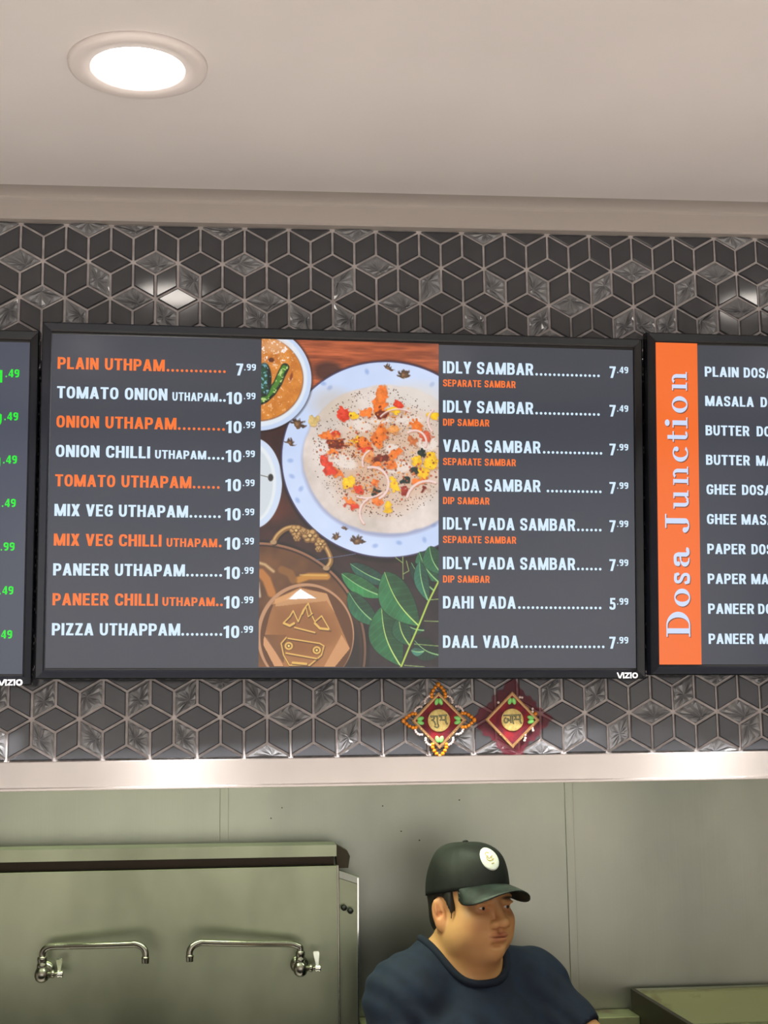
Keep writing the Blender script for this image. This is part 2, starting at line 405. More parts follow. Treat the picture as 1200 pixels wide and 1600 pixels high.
G['9'] = (.52, [path([(.425, .47), (h, .47), (h, 1-h), (.425, 1-h)], .17, True), path([(.425, .9), (.425, h), (.12, h)], .22), ])
TRK = .085
def text_width(s): return sum(G[c][0] for c in s)+TRK*(len(s)-1)
def add_poly(V, F, P):
    if area2(P) < 0: P = P[::-1]
    b = len(V); V += P; F.append(list(range(b, b+len(P))))
def text_polys(s, x0, x1, y, hgt, V, F):
    tw = text_width(s); sx = (x1-x0)/tw; x = 0
    for c in s:
        gw, prims = G[c]
        for p in prims:
            if p[0] == 'B': qs = [[(p[1], p[2]), (p[3], p[2]), (p[3], p[4]), (p[1], p[4])]]
            elif p[0] == 'Q': qs = [p[1]]
            elif p[0] == 'D': qs = [[(p[1]+p[3]*math.cos(a)*(hgt/sx), p[2]+p[3]*math.sin(a)) for a in np.linspace(0, 2*pi, 10, False)]]
            else: qs = stroke(fillet(p[1], p[2], p[3]), p[4], p[3])
            for q in qs: add_poly(V, F, [(x0+(x+a)*sx, y+b*hgt) for a, b in q])
        x += gw+TRK
def dots_polys(n, x0, x1, y, hgt, V, F):
    for k in range(n):
        cx = x0+(x1-x0)*(k+.5)/n if n > 1 else (x0+x1)/2
        add_poly(V, F, [(cx+.0021*math.cos(a), y+.0019+.0021*math.sin(a)) for a in np.linspace(0, 2*pi, 10, False)])
def print_on(parent, V, F, m, depth=.0008, name='lettering'):
    """flat print lying on the screen plane (local x, z), facing -y, with a hair of thickness"""
    return mesh(name, [(x, -depth, z) for x, z in V], [f[::-1] if False else f for f in F], m, parent)

# ------------------------------------------------------------------ televisions
TW, TH, TB, TD = .8886, .8886*9/16, .0138, .045
def make_tv(pose, label, scr_mat):
    x, y, z, a, b, c = pose
    t = empty('television', (x, y, z), label, 'television', 'wall-mounted menu televisions')
    t.rotation_euler = (Matrix.Rotation(a, 3, 'Z') @ Matrix.Rotation(b, 3, 'X') @ Matrix.Rotation(c, 3, 'Y')).to_euler()
    # bezel: profile swept round the screen
    prof = [(0, .0015), (0, -.0025), (.0025, -.0035), (.0115, -.0045), (.0133, -.003), (TB, .0005), (TB, .018), (TB-.006, .020)]
    V = []; F = []
    cor = [(-1, -1), (1, -1), (1, 1), (-1, 1)]; n = len(prof)
    for sx, sz in cor:
        for d, yy in prof: V.append((sx*(TW/2+d), yy, sz*(TH/2+d)))
    for k in range(4):
        l = (k+1) % 4
        for i in range(n-1): F.append((k*n+i, l*n+i, l*n+i+1, k*n+i+1))
    bz = mesh('bezel', V, F, M_bezel, t); fix_normals(bz)
    if sum(p.normal.y*p.area for p in bz.data.polygons) > 0: bz.data.flip_normals()
    box('back_case', (-TW/2-TB+.005, .0185, -TH/2-TB+.005), (TW/2+TB-.005, TD*.8, TH/2+TB-.005), M_back, t, bevel=.004)
    box('wall_bracket', (-.1, .034, -.09), (.1, .062, .07), M_gap, t, bevel=.002)
    # LCD panel: black rim with lit area
    box('panel_rim', (-TW/2, .001, -TH/2), (TW/2, .016, TH/2), M_gap, t)
    s = box('screen', (-TW/2+.001, .0004, -TH/2+.0028), (TW/2-.001, .0012, TH/2-.0042), scr_mat, t)
    return t, s
PC = (.4718, -.075, 2.0651, .0262, .0838, .0072); PR = (1.3886, -.075, 2.0627, .0223, .0833, .0074); PL = (-.4502, -.075, 2.0642, .0225, .0850, .0076)
tvC, sC = make_tv(PC, 'middle television menu board with food photograph and uthapam and sambar prices', M_scr)
tvR, sR = make_tv(PR, 'right television menu board with a vertical orange banner down its left side', M_scr)
tvL, sL = make_tv(PL, 'left television menu board showing only green prices at its right edge', M_scr_l)
def logo(tv, x0=.4121, x1=.4444, z0=-.2625, z1=-.2537):
    V = []; F = []; hh = z1-z0; sc = (x1-x0)/3.35; w_ = .26
    items = [[(.02, 1), (.40, .02)], [(.84, 1), (.46, .02)], [(1.02, 1), (1.02, 0)], [(1.25, .88), (1.92, .88), (1.30, .12), (1.98, .12)], [(2.22, 1), (2.22, 0)]]
    for P in items:
        for q in stroke([Vector(p) for p in P], w_*.78): add_poly(V, F, [(x0+a*sc, z0+b*hh) for a, b in q])
    for q in stroke(fillet([(2.55, .12), (3.25, .12), (3.25, .88), (2.55, .88)], .3, True), .24, True): add_poly(V, F, [(x0+a*sc, z0+b*hh) for a, b in q])
    print_on(tv, V, F, M_logo, .0056, 'logo')
logo(tvC); logo(tvL, .4105, .4445, -.2635, -.2545); logo(tvR)

A = -.4347; K = .000937
def menu(screen, s, x0, x1, y, hgt, m, dots=None, more=()):
    V = []; F = []; text_polys(s, x0, x1, y, hgt, V, F)
    for s2, a, b, h2 in more: text_polys(s2, a, b, y, h2, V, F)
    if dots: dots_polys(dots[0], dots[1], dots[2], y, hgt, V, F)
    print_on(screen, V, F, m)
def price(screen, big, x0, x1, y, small, c0, c1, m=None, hb=.0182):
    V = []; F = []; text_polys(big, x0, x1, y, hb, V, F); text_polys(small, c0, c1, y+.0079, .0102, V, F)
    print_on(screen, V, F, m or M_white, name='price')
rows = [("PLAIN UTHPAM", 90, 257.6, None, (13, 259, 356), 1, '7'), ("TOMATO ONION", 88.7, 261.3, (269.2, 341.2), (2, 342.5, 355), 0, '10'),
        ("ONION UTHAPAM", 88.4, 276.3, None, (10, 277, 355), 1, '10'), ("ONION CHILLI", 87, 234.3, (242, 323), (4, 324, 353), 0, '10'),
        ("TOMATO UTHAPAM", 87, 300.4, None, (6, 301, 347), 1, '10'), ("MIX VEG UTHAPAM", 85.6, 294.7, None, (7, 295.5, 348), 0, '10'),
        ("MIX VEG CHILLI", 84.7, 252.8, (260.7, 341), (1, 341.5, 350), 1, '10'), ("PANEER UTHAPAM", 83.6, 289.6, None, (8, 290, 350), 0, '10'),
        ("PANEER CHILLI", 82.7, 247, (254, 337), (2, 337.5, 351), 1, '10'), ("PIZZA UTHAPPAM", 81.3, 281.7, None, (9, 282, 350), 0, '10')]
for k, (s, a, b, sm, dt, org, pr) in enumerate(rows):
    kk = K-(K-.000926)*k/9; f = lambda p: A+(p-a)*kk
    y = .1932-.0437*k; m = M_orange if org else M_white
    menu(sC, s, f(a), f(b), y+.0005, .0178, m, (dt[0], f(dt[1]), f(dt[2])), [("UTHAPAM", f(sm[0]), f(sm[1]), .0128)] if sm else ())
    yp = .1904-.0437*k
    if pr == '7': price(sC, '7', -.1714, -.1609, yp, '.99', -.1600, -.1418)
    else: price(sC, '10', -.1855, -.1622, yp, '.99', -.1600, -.1420)
rr = [("IDLY SAMBAR", 833.5, (15, 835, 940), '7', '.49', .2018, 'SEPARATE SAMBAR'), ("IDLY SAMBAR", 833.5, (15, 835, 940), '7', '.49', .1413, 'DIP SAMBAR'),
      ("VADA SAMBAR", 845, (14, 847, 944), '7', '.99', .0809, 'SEPARATE SAMBAR'), ("VADA SAMBAR", 845, (13, 853, 943), '7', '.99', .0212, 'DIP SAMBAR'),
      ("IDLY-VADA SAMBAR", 900, (6, 901, 943), '7', '.99', -.0380, 'SEPARATE SAMBAR'), ("IDLY-VADA SAMBAR", 900, (6, 901, 943), '7', '.99', -.0980, 'DIP SAMBAR'),
      ("DAHI VADA", 806, (19, 808, 943), '5', '.99', -.1575, None), ("DAAL VADA", 810.6, (19, 812, 948), '7', '.99', -.2168, None)]
for k, (s, b, dt, p7, ct, y, sub) in enumerate(rr):
    kk = .001-(.001-.000984)*k/7; f = lambda p: .1436+(p-692.2)*kk
    menu(sC, s, f(692.2), f(b), y, .0187, M_white, (dt[0], f(dt[1]), f(dt[2])))
    if sub: menu(sC, sub, .1436, .1436+(.1133 if sub[0] == 'S' else .072), y-.0204, .0108, M_orange)
    xp = .4055-.0041*k/7; price(sC, p7, xp, xp+.0100, y-.0008, ct, xp+.0116, xp+.0300)
# right board
zb, zt = -.2473, .2483
V = []; F = []; add_poly(V, F, [(-.4436, zb), (-.3772, zb), (-.3772, zt), (-.4436, zt)]); print_on(sR, V, F, M_bar, .0006, 'orange_banner')
rl = [("PLAIN", 1153.6-1100.2, "DOSA", 61.1), ("MASALA", 76.3, "DOSA", 87), ("BUTTER", 68.8, "DOSA", 80), ("BUTTER", 68.8, "MASALA", 78.4), ("GHEE", 46.2, "DOSA", 55.4),
      ("GHEE", 46.4, "MASALA", 54), ("PAPER", 59.7, "DOSA", 68.7), ("PAPER", 59.7, "MASALA", 67.7), ("PANEER", 71.5, "DOSA", 77.6), ("PANEER", 70.2, "MASALA", 78.7)]
for k, (a, wa, b, xb) in enumerate(rl):
    y = .1967-.04585*k; x0 = -.3657; f = .001025; hh = .0158
    V = []; F = []; text_polys(a, x0, x0+wa*f, y, hh, V, F)
    wb_ = text_width(b)/text_width('MASALA')*.0765; text_polys(b, x0+xb*f, x0+xb*f+wb_, y, hh, V, F)
    print_on(sR, V, F, M_white)
# Dosa Junction, serif, running upwards
def ell(cx, cy, rx, ry, a0, a1, ix, iy, n=20):
    t = np.linspace(math.radians(a0), math.radians(a1), n); out = []
    for p, q in zip(t[:-1], t[1:]):
        out.append([(cx+rx*math.cos(p), cy+ry*math.sin(p)), (cx+rx*math.cos(q), cy+ry*math.sin(q)), (cx+ix*math.cos(q), cy+iy*math.sin(q)), (cx+ix*math.cos(p), cy+iy*math.sin(p))])
    return out
def R_(x0, y0, x1, y1): return [[(x0, y0), (x1, y0), (x1, y1), (x0, y1)]]
def disc(cx, cy, r): return [[(cx+r*math.cos(a), cy+r*math.sin(a)) for a in np.linspace(0, 2*pi, 14, False)]]
XH = .64
SG = {'D': (.95, R_(0, 0, .46, .055)+R_(0, .945, .46, 1)+R_(.12, 0, .31, 1)+ell(.42, .5, .50, .5, -90, 90, .29, .445)),
      'o': (.66, ell(.33, XH/2, .33, XH/2+.015, 0, 360, .155, XH/2-.04, 28)),
      's': (.50, stroke(fillet([(.42, .45), (.40, .59), (.10, .60), (.09, .40), (.41, .26), (.40, .04), (.08, .04), (.06, .20)], .13), .125)+R_(.38, .42, .44, XH)+R_(.04, 0, .10, .22)),
      'a': (.66, stroke(fillet([(.10, .46), (.12, .59), (.44, .60), (.44, .05), (.62, .05), (.64, .13)], .12), .13)+disc(.12, .47, .085)+R_(.37, .1, .52, .5)+ell(.26, .19, .24, .20, 70, 290, .09, .145)+stroke([Vector((.27, .365)), Vector((.45, .40))], .07)),
      'J': (.70, R_(.20, .945, .70, 1)+R_(.36, .14, .55, 1)+ell(.30, .15, .25, .17, -180, 0, .08, .12)+disc(.13, .17, .10)),
      'u': (.74, R_(0, XH-.05, .22, XH)+R_(.08, .15, .23, XH)+ell(.28, .18, .20, .19, -180, -40, .05, .11)+stroke([Vector((.36, .02)), Vector((.54, .16))], .07)+R_(.42, XH-.05, .64, XH)+R_(.50, 0, .65, XH)+R_(.50, 0, .74, .05)),
      'n': (.74, R_(0, XH-.05, .20, XH)+R_(.08, 0, .23, XH)+R_(0, 0, .32, .05)+ell(.44, .44, .21, .205, 0, 140, .06, .13)+R_(.50, 0, .65, .46)+R_(.42, 0, .74, .05)),
      'c': (.58, ell(.32, XH/2, .32, XH/2+.01, 45, 315, .16, XH/2-.045, 26)+disc(.46, .48, .09)),
      't': (.42, R_(.10, .12, .25, .86)+R_(0, XH-.055, .40, XH)+ell(.26, .13, .16, .13, -180, -20, .02, .07)),
      'i': (.34, R_(.02, XH-.05, .17, XH)+R_(.10, 0, .25, XH)+R_(0, 0, .35, .05)+disc(.17, .86, .105))}
px = 513.0; sc_l = .408/(995-581.8)
spans = [('D', 995.2, 955.4), ('o', 948.6, 920.9), ('s', 914.2, 895.3), ('a', 887.8, 858.5), ('J', 835.6, 805.2), ('u', 796.7, 768.1), ('n', 759.6, 730.9), ('c', 723.5, 698.2), ('t', 692.1, 674.6), ('i', 670.9, 654.0), ('n', 611.1, 581.8)]
spans.insert(10, ('o', 646.6, 620.2))
for dx, dz, mm, dep in ((.0013, -.0013, M_shadow, .0008), (0, 0, M_lav, .0011)):
    for ch, a, b in spans:
        V = []; F = []
        gw, qs = SG[ch]; z0 = -.2052+(995.2-a)*sc_l; z1 = -.2052+(995.2-b)*sc_l
        for q in qs: add_poly(V, F, [(-.3945-p[1]*.0375+dx, z0+(z1-z0)*p[0]/gw+dz) for p in q])
        print_on(sR, V, F, mm, dep, 'banner_letter' if mm is M_lav else 'letter_shadow')
# left board: green prices
for k, (big, ct) in enumerate((('11', '.49'), ('9', '.49'), ('9', '.49'), ('9', '.49'), ('9', '.99'), ('9', '.49'), ('9', '.49'))):
    y = .1842-.0646*k; dx = -.0015*k/6
    V = []; F = []; bw = .0125 if big == '9' else .024
    text_polys(ct, .4085+dx, .4292+dx, y+.0084, .0122, V, F); text_polys(big, .4055-bw+dx, .4055+dx, y, .0190, V, F)
    print_on(sL, V, F, M_green, name='price')

# food photograph on the middle board: printed colours painted on a fine vertex grid
def food_colours(nx, ny):
    X0, X1, Y0, Y1 = 66., 1146., 80., 2060.
    gx, gy = np.meshgrid(np.linspace(X0, X1, nx), np.linspace(Y0, Y1, ny)); C = np.zeros((ny, nx, 3))
    def vn(sx, sy, seed):
        r = np.random.default_rng(seed); q = r.random((int(2100/sy)+4, int(1200/sx)+4))
        u = gx/sx; v = gy/sy; i = u.astype(int); j = v.astype(int); fu = u-i; fv = v-j; fu = fu*fu*(3-2*fu); fv = fv*fv*(3-2*fv)
        return (q[j, i]*(1-fu)+q[j, i+1]*fu)*(1-fv)+(q[j+1, i]*(1-fu)+q[j+1, i+1]*fu)*fv
    def fb(s, seed, ay=1.0): return vn(s, s*ay, seed)*.5+vn(s/2, s*ay/2, seed+1)*.3+vn(s/4, s*ay/4, seed+2)*.2
    def put(mask, col, k=1.0):
        nonlocal C
        a = (np.clip(mask, 0, 1)*k)[..., None]; C = C*(1-a)+(np.array(col, float) if not isinstance(col, np.ndarray) else col)*a
    wx = (vn(26, 26, 401)-.5)*30+(vn(11, 11, 402)-.5)*16; wy = (vn(26, 26, 403)-.5)*30+(vn(11, 11, 404)-.5)*16
    def ellm(cx, cy, rx, ry, soft=3.0, ang=0, wp=0):
        c, s = math.cos(ang), math.sin(ang); dx = gx-cx+wx*wp; dy = gy-cy+wy*wp; u = (dx*c+dy*s)/rx; v = (-dx*s+dy*c)/ry
        return np.clip((1-np.sqrt(u*u+v*v))*np.minimum(rx, ry)/soft+.5, 0, 1)
    def polym(P):
        m = np.zeros(gx.shape, bool); n = len(P)
        for k in range(n):
            (xa, ya), (xb, yb) = P[k], P[(k+1) % n]
            if ya == yb: continue
            m ^= ((ya > gy) != (yb > gy)) & (gx < (xb-xa)*(gy-ya)/(yb-ya)+xa)
        return m.astype(float)
    def seg(P, w, soft=2.0):
        d = np.full(gx.shape, 1e9)
        for (xa, ya), (xb, yb) in zip(P[:-1], P[1:]):
            dx, dy = xb-xa, yb-ya; t = np.clip(((gx-xa)*dx+(gy-ya)*dy)/(dx*dx+dy*dy+1e-9), 0, 1)
            d = np.minimum(d, np.hypot(gx-xa-t*dx, gy-ya-t*dy))
        return np.clip((w/2-d)/soft+.5, 0, 1)
    # table: reddish wood at the top, dark lower
    g1 = fb(260, 1, .09)+.25*(fb(60, 5, .12)-.5); wood = np.array([92, 40, 24])+(g1[..., None])*np.array([135, 78, 46])
    low = np.clip((gy-330-.55*(gx-300))/300, 0, 1)[..., None]; dark = np.array([38, 22, 20])+fb(120, 9)[..., None]*np.array([34, 18, 16])
    C = wood*(1-low)+dark*low; d2 = np.clip((gy-1350)/200, 0, 1)[..., None]; C = C*(1-d2)+(np.array([24, 22, 26])+fb(90, 12)[..., None]*np.array([30, 22, 20]))*d2
    put(ellm(470, 270, 90, 60, 30), (60, 36, 34), .8)
    put(ellm(60, 1110, 220, 90, 60), (150, 62, 30), .35)
    # small white bowl at the left
    put(ellm(18, 960, 178, 276, 4), (206, 219, 240)); put(ellm(10, 960, 150, 245, 6), (226, 232, 236)); put(ellm(6, 965, 135, 225, 10), (208, 216, 222))
    put(ellm(128, 925, 16, 22, 6), (48, 44, 44)); put(seg([(70, 912), (112, 922)], 6), (120, 120, 110))
    # plate
    put(ellm(838, 812, 655, 622, 14), (20, 14, 18), .7)
    put(ellm(832, 800, 644, 604, 3), (70, 62, 96)); pl = np.array([186, 205, 240])+fb(300, 21)[..., None]*np.array([30, 22, 12])
    put(ellm(832, 800, 636, 596, 3), pl)
    for x, y in ((705, 265), (480, 370), (245, 820), (255, 915), (310, 990), (290, 1060), (1105, 335), (760, 1330), (905, 1310), (1060, 1290), (1115, 1200), (440, 345)):
        put(ellm(x, y, 17, 12, 12, x), (132, 160, 214), .6)
    for x, y, r in ((838, 240, 34), (930, 285, 46), (285, 600, 46), (240, 715, 32), (525, 1285, 34), (650, 1305, 48), (575, 1232, 22)):
        for q in range(5):
            a = -pi/2+(q-2)*.62+.3*math.sin(x); put(ellm(x+r*.45*math.cos(a), y+r*.2+r*.5*math.sin(a), r*.55, r*.22, 5, a, .6), (74, 50, 36), .95)
        put(ellm(x, y, r*.5, r*.42, 7, 0, .8), (110, 78, 52), .9); put(ellm(x-4, y-4, r*.25, r*.2, 7, 0, .6), (160, 122, 84), .8)
    # uthapam
    ut = 4*(fb(200, 31)-.5)
    put(ellm(838, 815+0*ut, 528+6*ut, 462, 20), (132, 130, 160), .55)
    cream = np.array([214, 200, 190])+(fb(150, 33)[..., None]-.4)*np.array([40, 40, 44])+(fb(30, 36)[..., None]-.5)*14
    put(ellm(835, 800, 520+8*ut, 455+8*ut, 14), cream)
    put(ellm(500, 470, 130, 90, 80), (198, 180, 158), .5); put(ellm(1010, 420, 200, 90, 80), (222, 214, 206), .7)
    sp = np.random.default_rng(5)
    inner = [(900, 760)]
    for x, y, rx, ry in ((620, 860, 150, 130), (720, 700, 190, 150), (900, 620, 210, 130), (820, 960, 220, 180), (1050, 830, 140, 180), (680, 1010, 140, 110)):
        put(ellm(x, y, rx, ry, 90), (216, 160, 118), .33)
    for q in range(1500):
        a = sp.uniform(0, 2*pi); r = sp.uniform(0, 1)**.6; x = 800+r*430*math.cos(a); y = 760+r*400*math.sin(a); s = sp.uniform(1.6, 4.4)
        if x < X1 and q < 1300:
            i0, i1 = np.searchsorted(gx[0], [x-9, x+9]); j0, j1 = np.searchsorted(gy[:, 0], [y-9, y+9])
            d = np.hypot(gx[j0:j1, i0:i1]-x, gy[j0:j1, i0:i1]-y); m = (np.clip((s-d)/2+.5, 0, 1)*.8)[..., None]
            C[j0:j1, i0:i1] = C[j0:j1, i0:i1]*(1-m)+np.array([86, 56, 44])*m
    for x, y, rx, ry, a in ((680, 600, 60, 36, .3), (570, 820, 80, 40, .4), (900, 850, 90, 34, -.1), (870, 740, 60, 30, .3), (1080, 700, 60, 44, 0), (960, 560, 90, 24, -.1), (780, 560, 70, 30, 0)):
        put(ellm(x, y, rx, ry, 14, a), (238, 226, 218), .75)
    O, R, Yl, DK, GR = (240, 120, 44), (222, 62, 36), (244, 190, 30), (110, 40, 22), (24, 44, 36)
    for x, y, rx, ry, a, c in ((790, 440, 38, 92, .1, O), (565, 530, 42, 44, .2, R), (625, 540, 24, 22, 0, Yl), (700, 520, 46, 30, -.2, O), (905, 462, 34, 24, .2, R), (880, 505, 42, 22, 0, Yl),
                               (800, 525, 40, 28, -.4, DK), (1115, 525, 30, 28, 0, Yl), (1015, 600, 52, 30, .7, O), (480, 665, 60, 24, -.15, O), (520, 640, 24, 16, 0, R), (520, 715, 56, 30, 0, DK),
                               (640, 690, 34, 24, 0, Yl), (685, 705, 48, 36, 0, O), (785, 660, 36, 70, .1, O), (700, 745, 40, 22, 0, R), (500, 765, 36, 18, -.1, O), (460, 830, 28, 56, -.2, R),
                               (505, 880, 56, 30, .5, O), (480, 870, 40, 40, .3, R), (560, 905, 26, 14, .4, O), (600, 945, 34, 42, .3, Yl), (655, 990, 36, 26, .3, R), (755, 955, 28, 26, .2, O),
                               (880, 765, 56, 24, -.7, O), (780, 800, 60, 18, -.1, DK), (770, 830, 40, 16, 0, O), (850, 830, 30, 22, 0, O), (1040, 760, 26, 26, 0, GR), (1010, 800, 34, 40, .4, Yl), (1100, 815, 44, 50, 0, Yl),
                               (988, 865, 27, 22, .2, GR), (1045, 880, 34, 44, -.3, Yl), (940, 930, 24, 20, 0, GR), (1030, 930, 40, 20, 0, O), (870, 960, 30, 50, 0, Yl), (768, 1005, 24, 20, 0, GR),
                               (615, 1085, 42, 18, .5, R), (600, 1060, 40, 14, .5, O), (770, 1060, 30, 34, .5, O), (838, 1095, 22, 38, 0, Yl), (935, 995, 28, 22, 0, (150, 40, 26)), (1060, 975, 20, 14, 0, (120, 36, 24)),
                               (380, 575, 32, 30, 0, (206, 176, 110)), (1070, 660, 40, 30, 0, (206, 90, 60)), (990, 690, 30, 30, 0, (200, 110, 60)), (860, 620, 44, 22, 0, (226, 150, 80)), (720, 790, 30, 40, .2, (228, 150, 90))):
        put(ellm(x+3, y+5, rx+3, ry+3, 10, a, 1), (150, 88, 60), .45); cc = np.array(c, float)*(.8+.4*fb(24, int(x)))[..., None]; put(ellm(x, y, rx, ry, 5, a, 1), cc)
        put(ellm(x-rx*.2, y-ry*.3, rx*.45, ry*.35, 10, a, 1), tuple(min(255, v+38) for v in c), .4)
    for q in range(420):
        k = sp.integers(0, 6); cx, cy = ((560, 720), (690, 700), (830, 560), (800, 830), (1020, 850), (700, 1000))[k]
        x = cx+sp.normal(0, 75); y = cy+sp.normal(0, 48); s = sp.uniform(3, 8); c = ((196, 78, 34), (120, 48, 26), (232, 140, 50))[sp.integers(0, 3)]
        if x > X1-10 or x < 330: continue
        i0, i1 = np.searchsorted(gx[0], [x-12, x+12]); j0, j1 = np.searchsorted(gy[:, 0], [y-12, y+12])
        d = np.hypot(gx[j0:j1, i0:i1]-x, gy[j0:j1, i0:i1]-y); m = (np.clip((s-d)/3+.5, 0, 1)*.75)[..., None]
        C[j0:j1, i0:i1] = C[j0:j1, i0:i1]*(1-m)+np.array(c)*m
    for cx, cy, r, a0, a1, w_ in ((740, 950, 100, -1.8, 1.1, 14), (700, 880, 160, .9, 1.9, 10), (1080, 1060, 130, -2.9, -1.2, 14), (760, 1130, 95, 2.4, 4.2, 12), (1000, 690, 70, -2.2, .4, 12), (1170, 560, 90, 2.4, 4.0, 12), (900, 640, 150, -2.4, -1.1, 8), (760, 820, 80, 2.8, 4.2, 10)):
        P = [(cx+r*math.cos(t), cy+r*math.sin(t)) for t in np.linspace(a0, a1, 12)]; put(seg([(x+2, y+5) for x, y in P], w_+4, 5), (188, 128, 104), .6); put(seg(P, w_, 4), (240, 212, 206), .95)
    # curry bowl
    put(ellm(45, 322, 332, 330, 16), (18, 14, 20), .6)
    put(ellm(42, 322, 326, 320, 3), (196, 212, 240)); put(ellm(30, 318, 312, 300, 10), (222, 230, 240)); put(ellm(40, 322, 280, 264, 8), (150, 96, 60))
    cur = np.array([178, 96, 26])+fb(50, 51)[..., None]*np.array([60, 62, 40]); put(ellm(40, 320, 274, 258, 3), cur)
    put(ellm(140, 125, 80, 40, 30), (228, 180, 150), .5); put(np.clip((fb(16, 71)-.62)*12, 0, 1)*ellm(130, 160, 130, 80, 40), (250, 236, 230)); put(np.clip((fb(14, 77)-.68)*12, 0, 1)*ellm(40, 330, 262, 240, 40), (250, 210, 170), .8)
    put(ellm(125, 208, 17, 14, 4), (90, 44, 26)); put(ellm(246, 308, 8, 26, 6, .2), (140, 66, 28))
    chl = [(208, 252), (185, 300), (165, 350), (130, 405), (90, 445), (60, 460)]; put(seg(chl, 52, 4), (18, 34, 20)); put(seg([(x-5, y) for x, y in chl], 30, 8), (70, 128, 40)); put(np.clip((fb(14, 81)-.55)*10, 0, 1)*seg(chl, 36, 6), (186, 210, 130))
    put(ellm(84, 330, 44, 104, 5), (14, 28, 24)); put(ellm(78, 330, 26, 84, 10), (24, 74, 46)); put(np.clip((fb(18, 91)-.55)*10, 0, 1)*ellm(84, 330, 38, 96, 8), (120, 176, 190))
    # brass pot
    put(ellm(70, 1965, 660, 662, 16), (12, 10, 12), .7)
    put(ellm(62, 1962, 646, 646, 3), (150, 104, 76)); put(ellm(62, 1962, 632, 632, 3), (52, 30, 20)); pot = np.array([66, 40, 22])+fb(160, 61)[..., None]*np.array([70, 46, 26])
    put(ellm(62, 1962, 622, 622, 5), pot); put(ellm(620, 2010, 70, 260, 60), (30, 24, 24), .9)
    for P, w_, c in (([(300, 1540), (360, 1518), (470, 1518)], 40, (206, 140, 52)), ([(75, 1500), (110, 1540), (140, 1620)], 50, (196, 124, 58)), ([(200, 1480), (250, 1500), (270, 1540)], 46, (140, 92, 44)), ([(66, 1440), (100, 1450), (150, 1490)], 16, (214, 180, 130)),
                     ([(560, 1700), (540, 1790)], 40, (120, 66, 36)), ([(60, 1560), (70, 1640)], 14, (220, 210, 190)), ([(310, 1510), (470, 1512)], 5, (240, 204, 120))): put(seg(P, w_, 12), c, .85)
    put(ellm(345, 1870, 290, 310, 4), (188, 140, 104)); put(ellm(352, 1878, 276, 300, 4), (96, 58, 32))
    lid = np.array([140, 90, 48])+fb(150, 95)[..., None]*np.array([44, 34, 26]); put(polym([(165, 1650), (310, 1585), (470, 1620), (520, 1740), (610, 1950), (470, 2060), (220, 2060), (95, 1900), (130, 1750)]), lid)
    put(polym([(160, 1655), (310, 1592), (470, 1622), (520, 1740), (470, 1665), (165, 1700)]), (204, 152, 104), .8)
    put(polym([(228, 1658), (312, 1594), (406, 1650)]), (250, 248, 246)); put(polym([(240, 1660), (140, 1690), (165, 1655), (300, 1598)]), (216, 156, 100), .7)
    put(polym([(97, 1880), (120, 1890), (215, 2055), (160, 2055), (95, 1930)]), (208, 150, 104)); put(polym([(560, 1868), (610, 1950), (520, 2060), (455, 2060)]), (204, 146, 98)); put(polym([(95, 1870), (230, 1870), (215, 2040)]), (72, 44, 28), .5)
    put(ellm(340, 1840, 190, 150, 60), (140, 86, 44), .6)
    gold = (226, 178, 92)
    for P, w_ in (([(215, 1795), (250, 1760), (270, 1725), (300, 1790), (330, 1720), (360, 1680), (385, 1760), (400, 1790), (440, 1755), (490, 1840)], 8), ([(280, 1825), (400, 1855)], 9), ([(325, 1745), (345, 1700), (360, 1760), (385, 1740)], 6),
                  ([(215, 1800), (250, 1815), (275, 1800)], 14), ([(400, 1800), (430, 1830), (480, 1835)], 14),
                  ([(230, 1885), (200, 1920), (215, 1990), (250, 2050), (370, 2050), (440, 1990), (455, 1935), (430, 1920), (240, 1890)], 8), ([(230, 1978), (410, 2010)], 9), ([(270, 2035), (350, 2042)], 14)):
        put(seg([(x+3, y+5) for x, y in P], w_+3, 4), (66, 38, 20), .8); put(seg(P, w_, 3), gold)
    for x, y in ((245, 1935), (412, 1960)):
        put(ellm(x, y, 32, 30, 5), (120, 76, 34)); put(ellm(x, y, 25, 24, 4), gold); put(ellm(x, y, 14, 13, 4), (96, 60, 26)); put(ellm(x, y, 7, 7, 3), (250, 214, 130))
    # ornate handle
    hp = [(150, 1312), (175, 1270), (225, 1232), (290, 1225), (370, 1262), (440, 1315), (482, 1380), (492, 1430), (468, 1468)]
    hp = [tuple(p) for p in smooth_path([(a, b, 0) for a, b in hp], 4)]; hp = [(p[0], p[1]) for p in hp]
    put(seg([(x+4, y+7) for x, y in hp], 36, 8), (24, 14, 10), .8); put(seg(hp, 30, 4), (134, 94, 50)); put(seg([(x-3, y-4) for x, y in hp], 12, 7), (206, 164, 104))
    for x, y, r in ((285, 1245, 44), (368, 1275, 52), (432, 1325, 38), (290, 1290, 24), (420, 1355, 22), (330, 1250, 22)):
        for q in range(6):
            a = q*pi/3; put(ellm(x+r*.58*math.cos(a), y+r*.5*math.sin(a), r*.42, r*.38, 5), (122, 84, 44)); put(ellm(x+r*.55*math.cos(a)-3, y+r*.47*math.sin(a)-3, r*.28, r*.24, 6), (196, 154, 96))
        put(ellm(x, y, r*.32, r*.3, 4), (98, 64, 32)); put(ellm(x-2, y-3, r*.2, r*.18, 4), (224, 186, 124))
    for x, y in ((148, 1315), (465, 1468)): put(ellm(x, y, 20, 14, 5), (176, 140, 100))
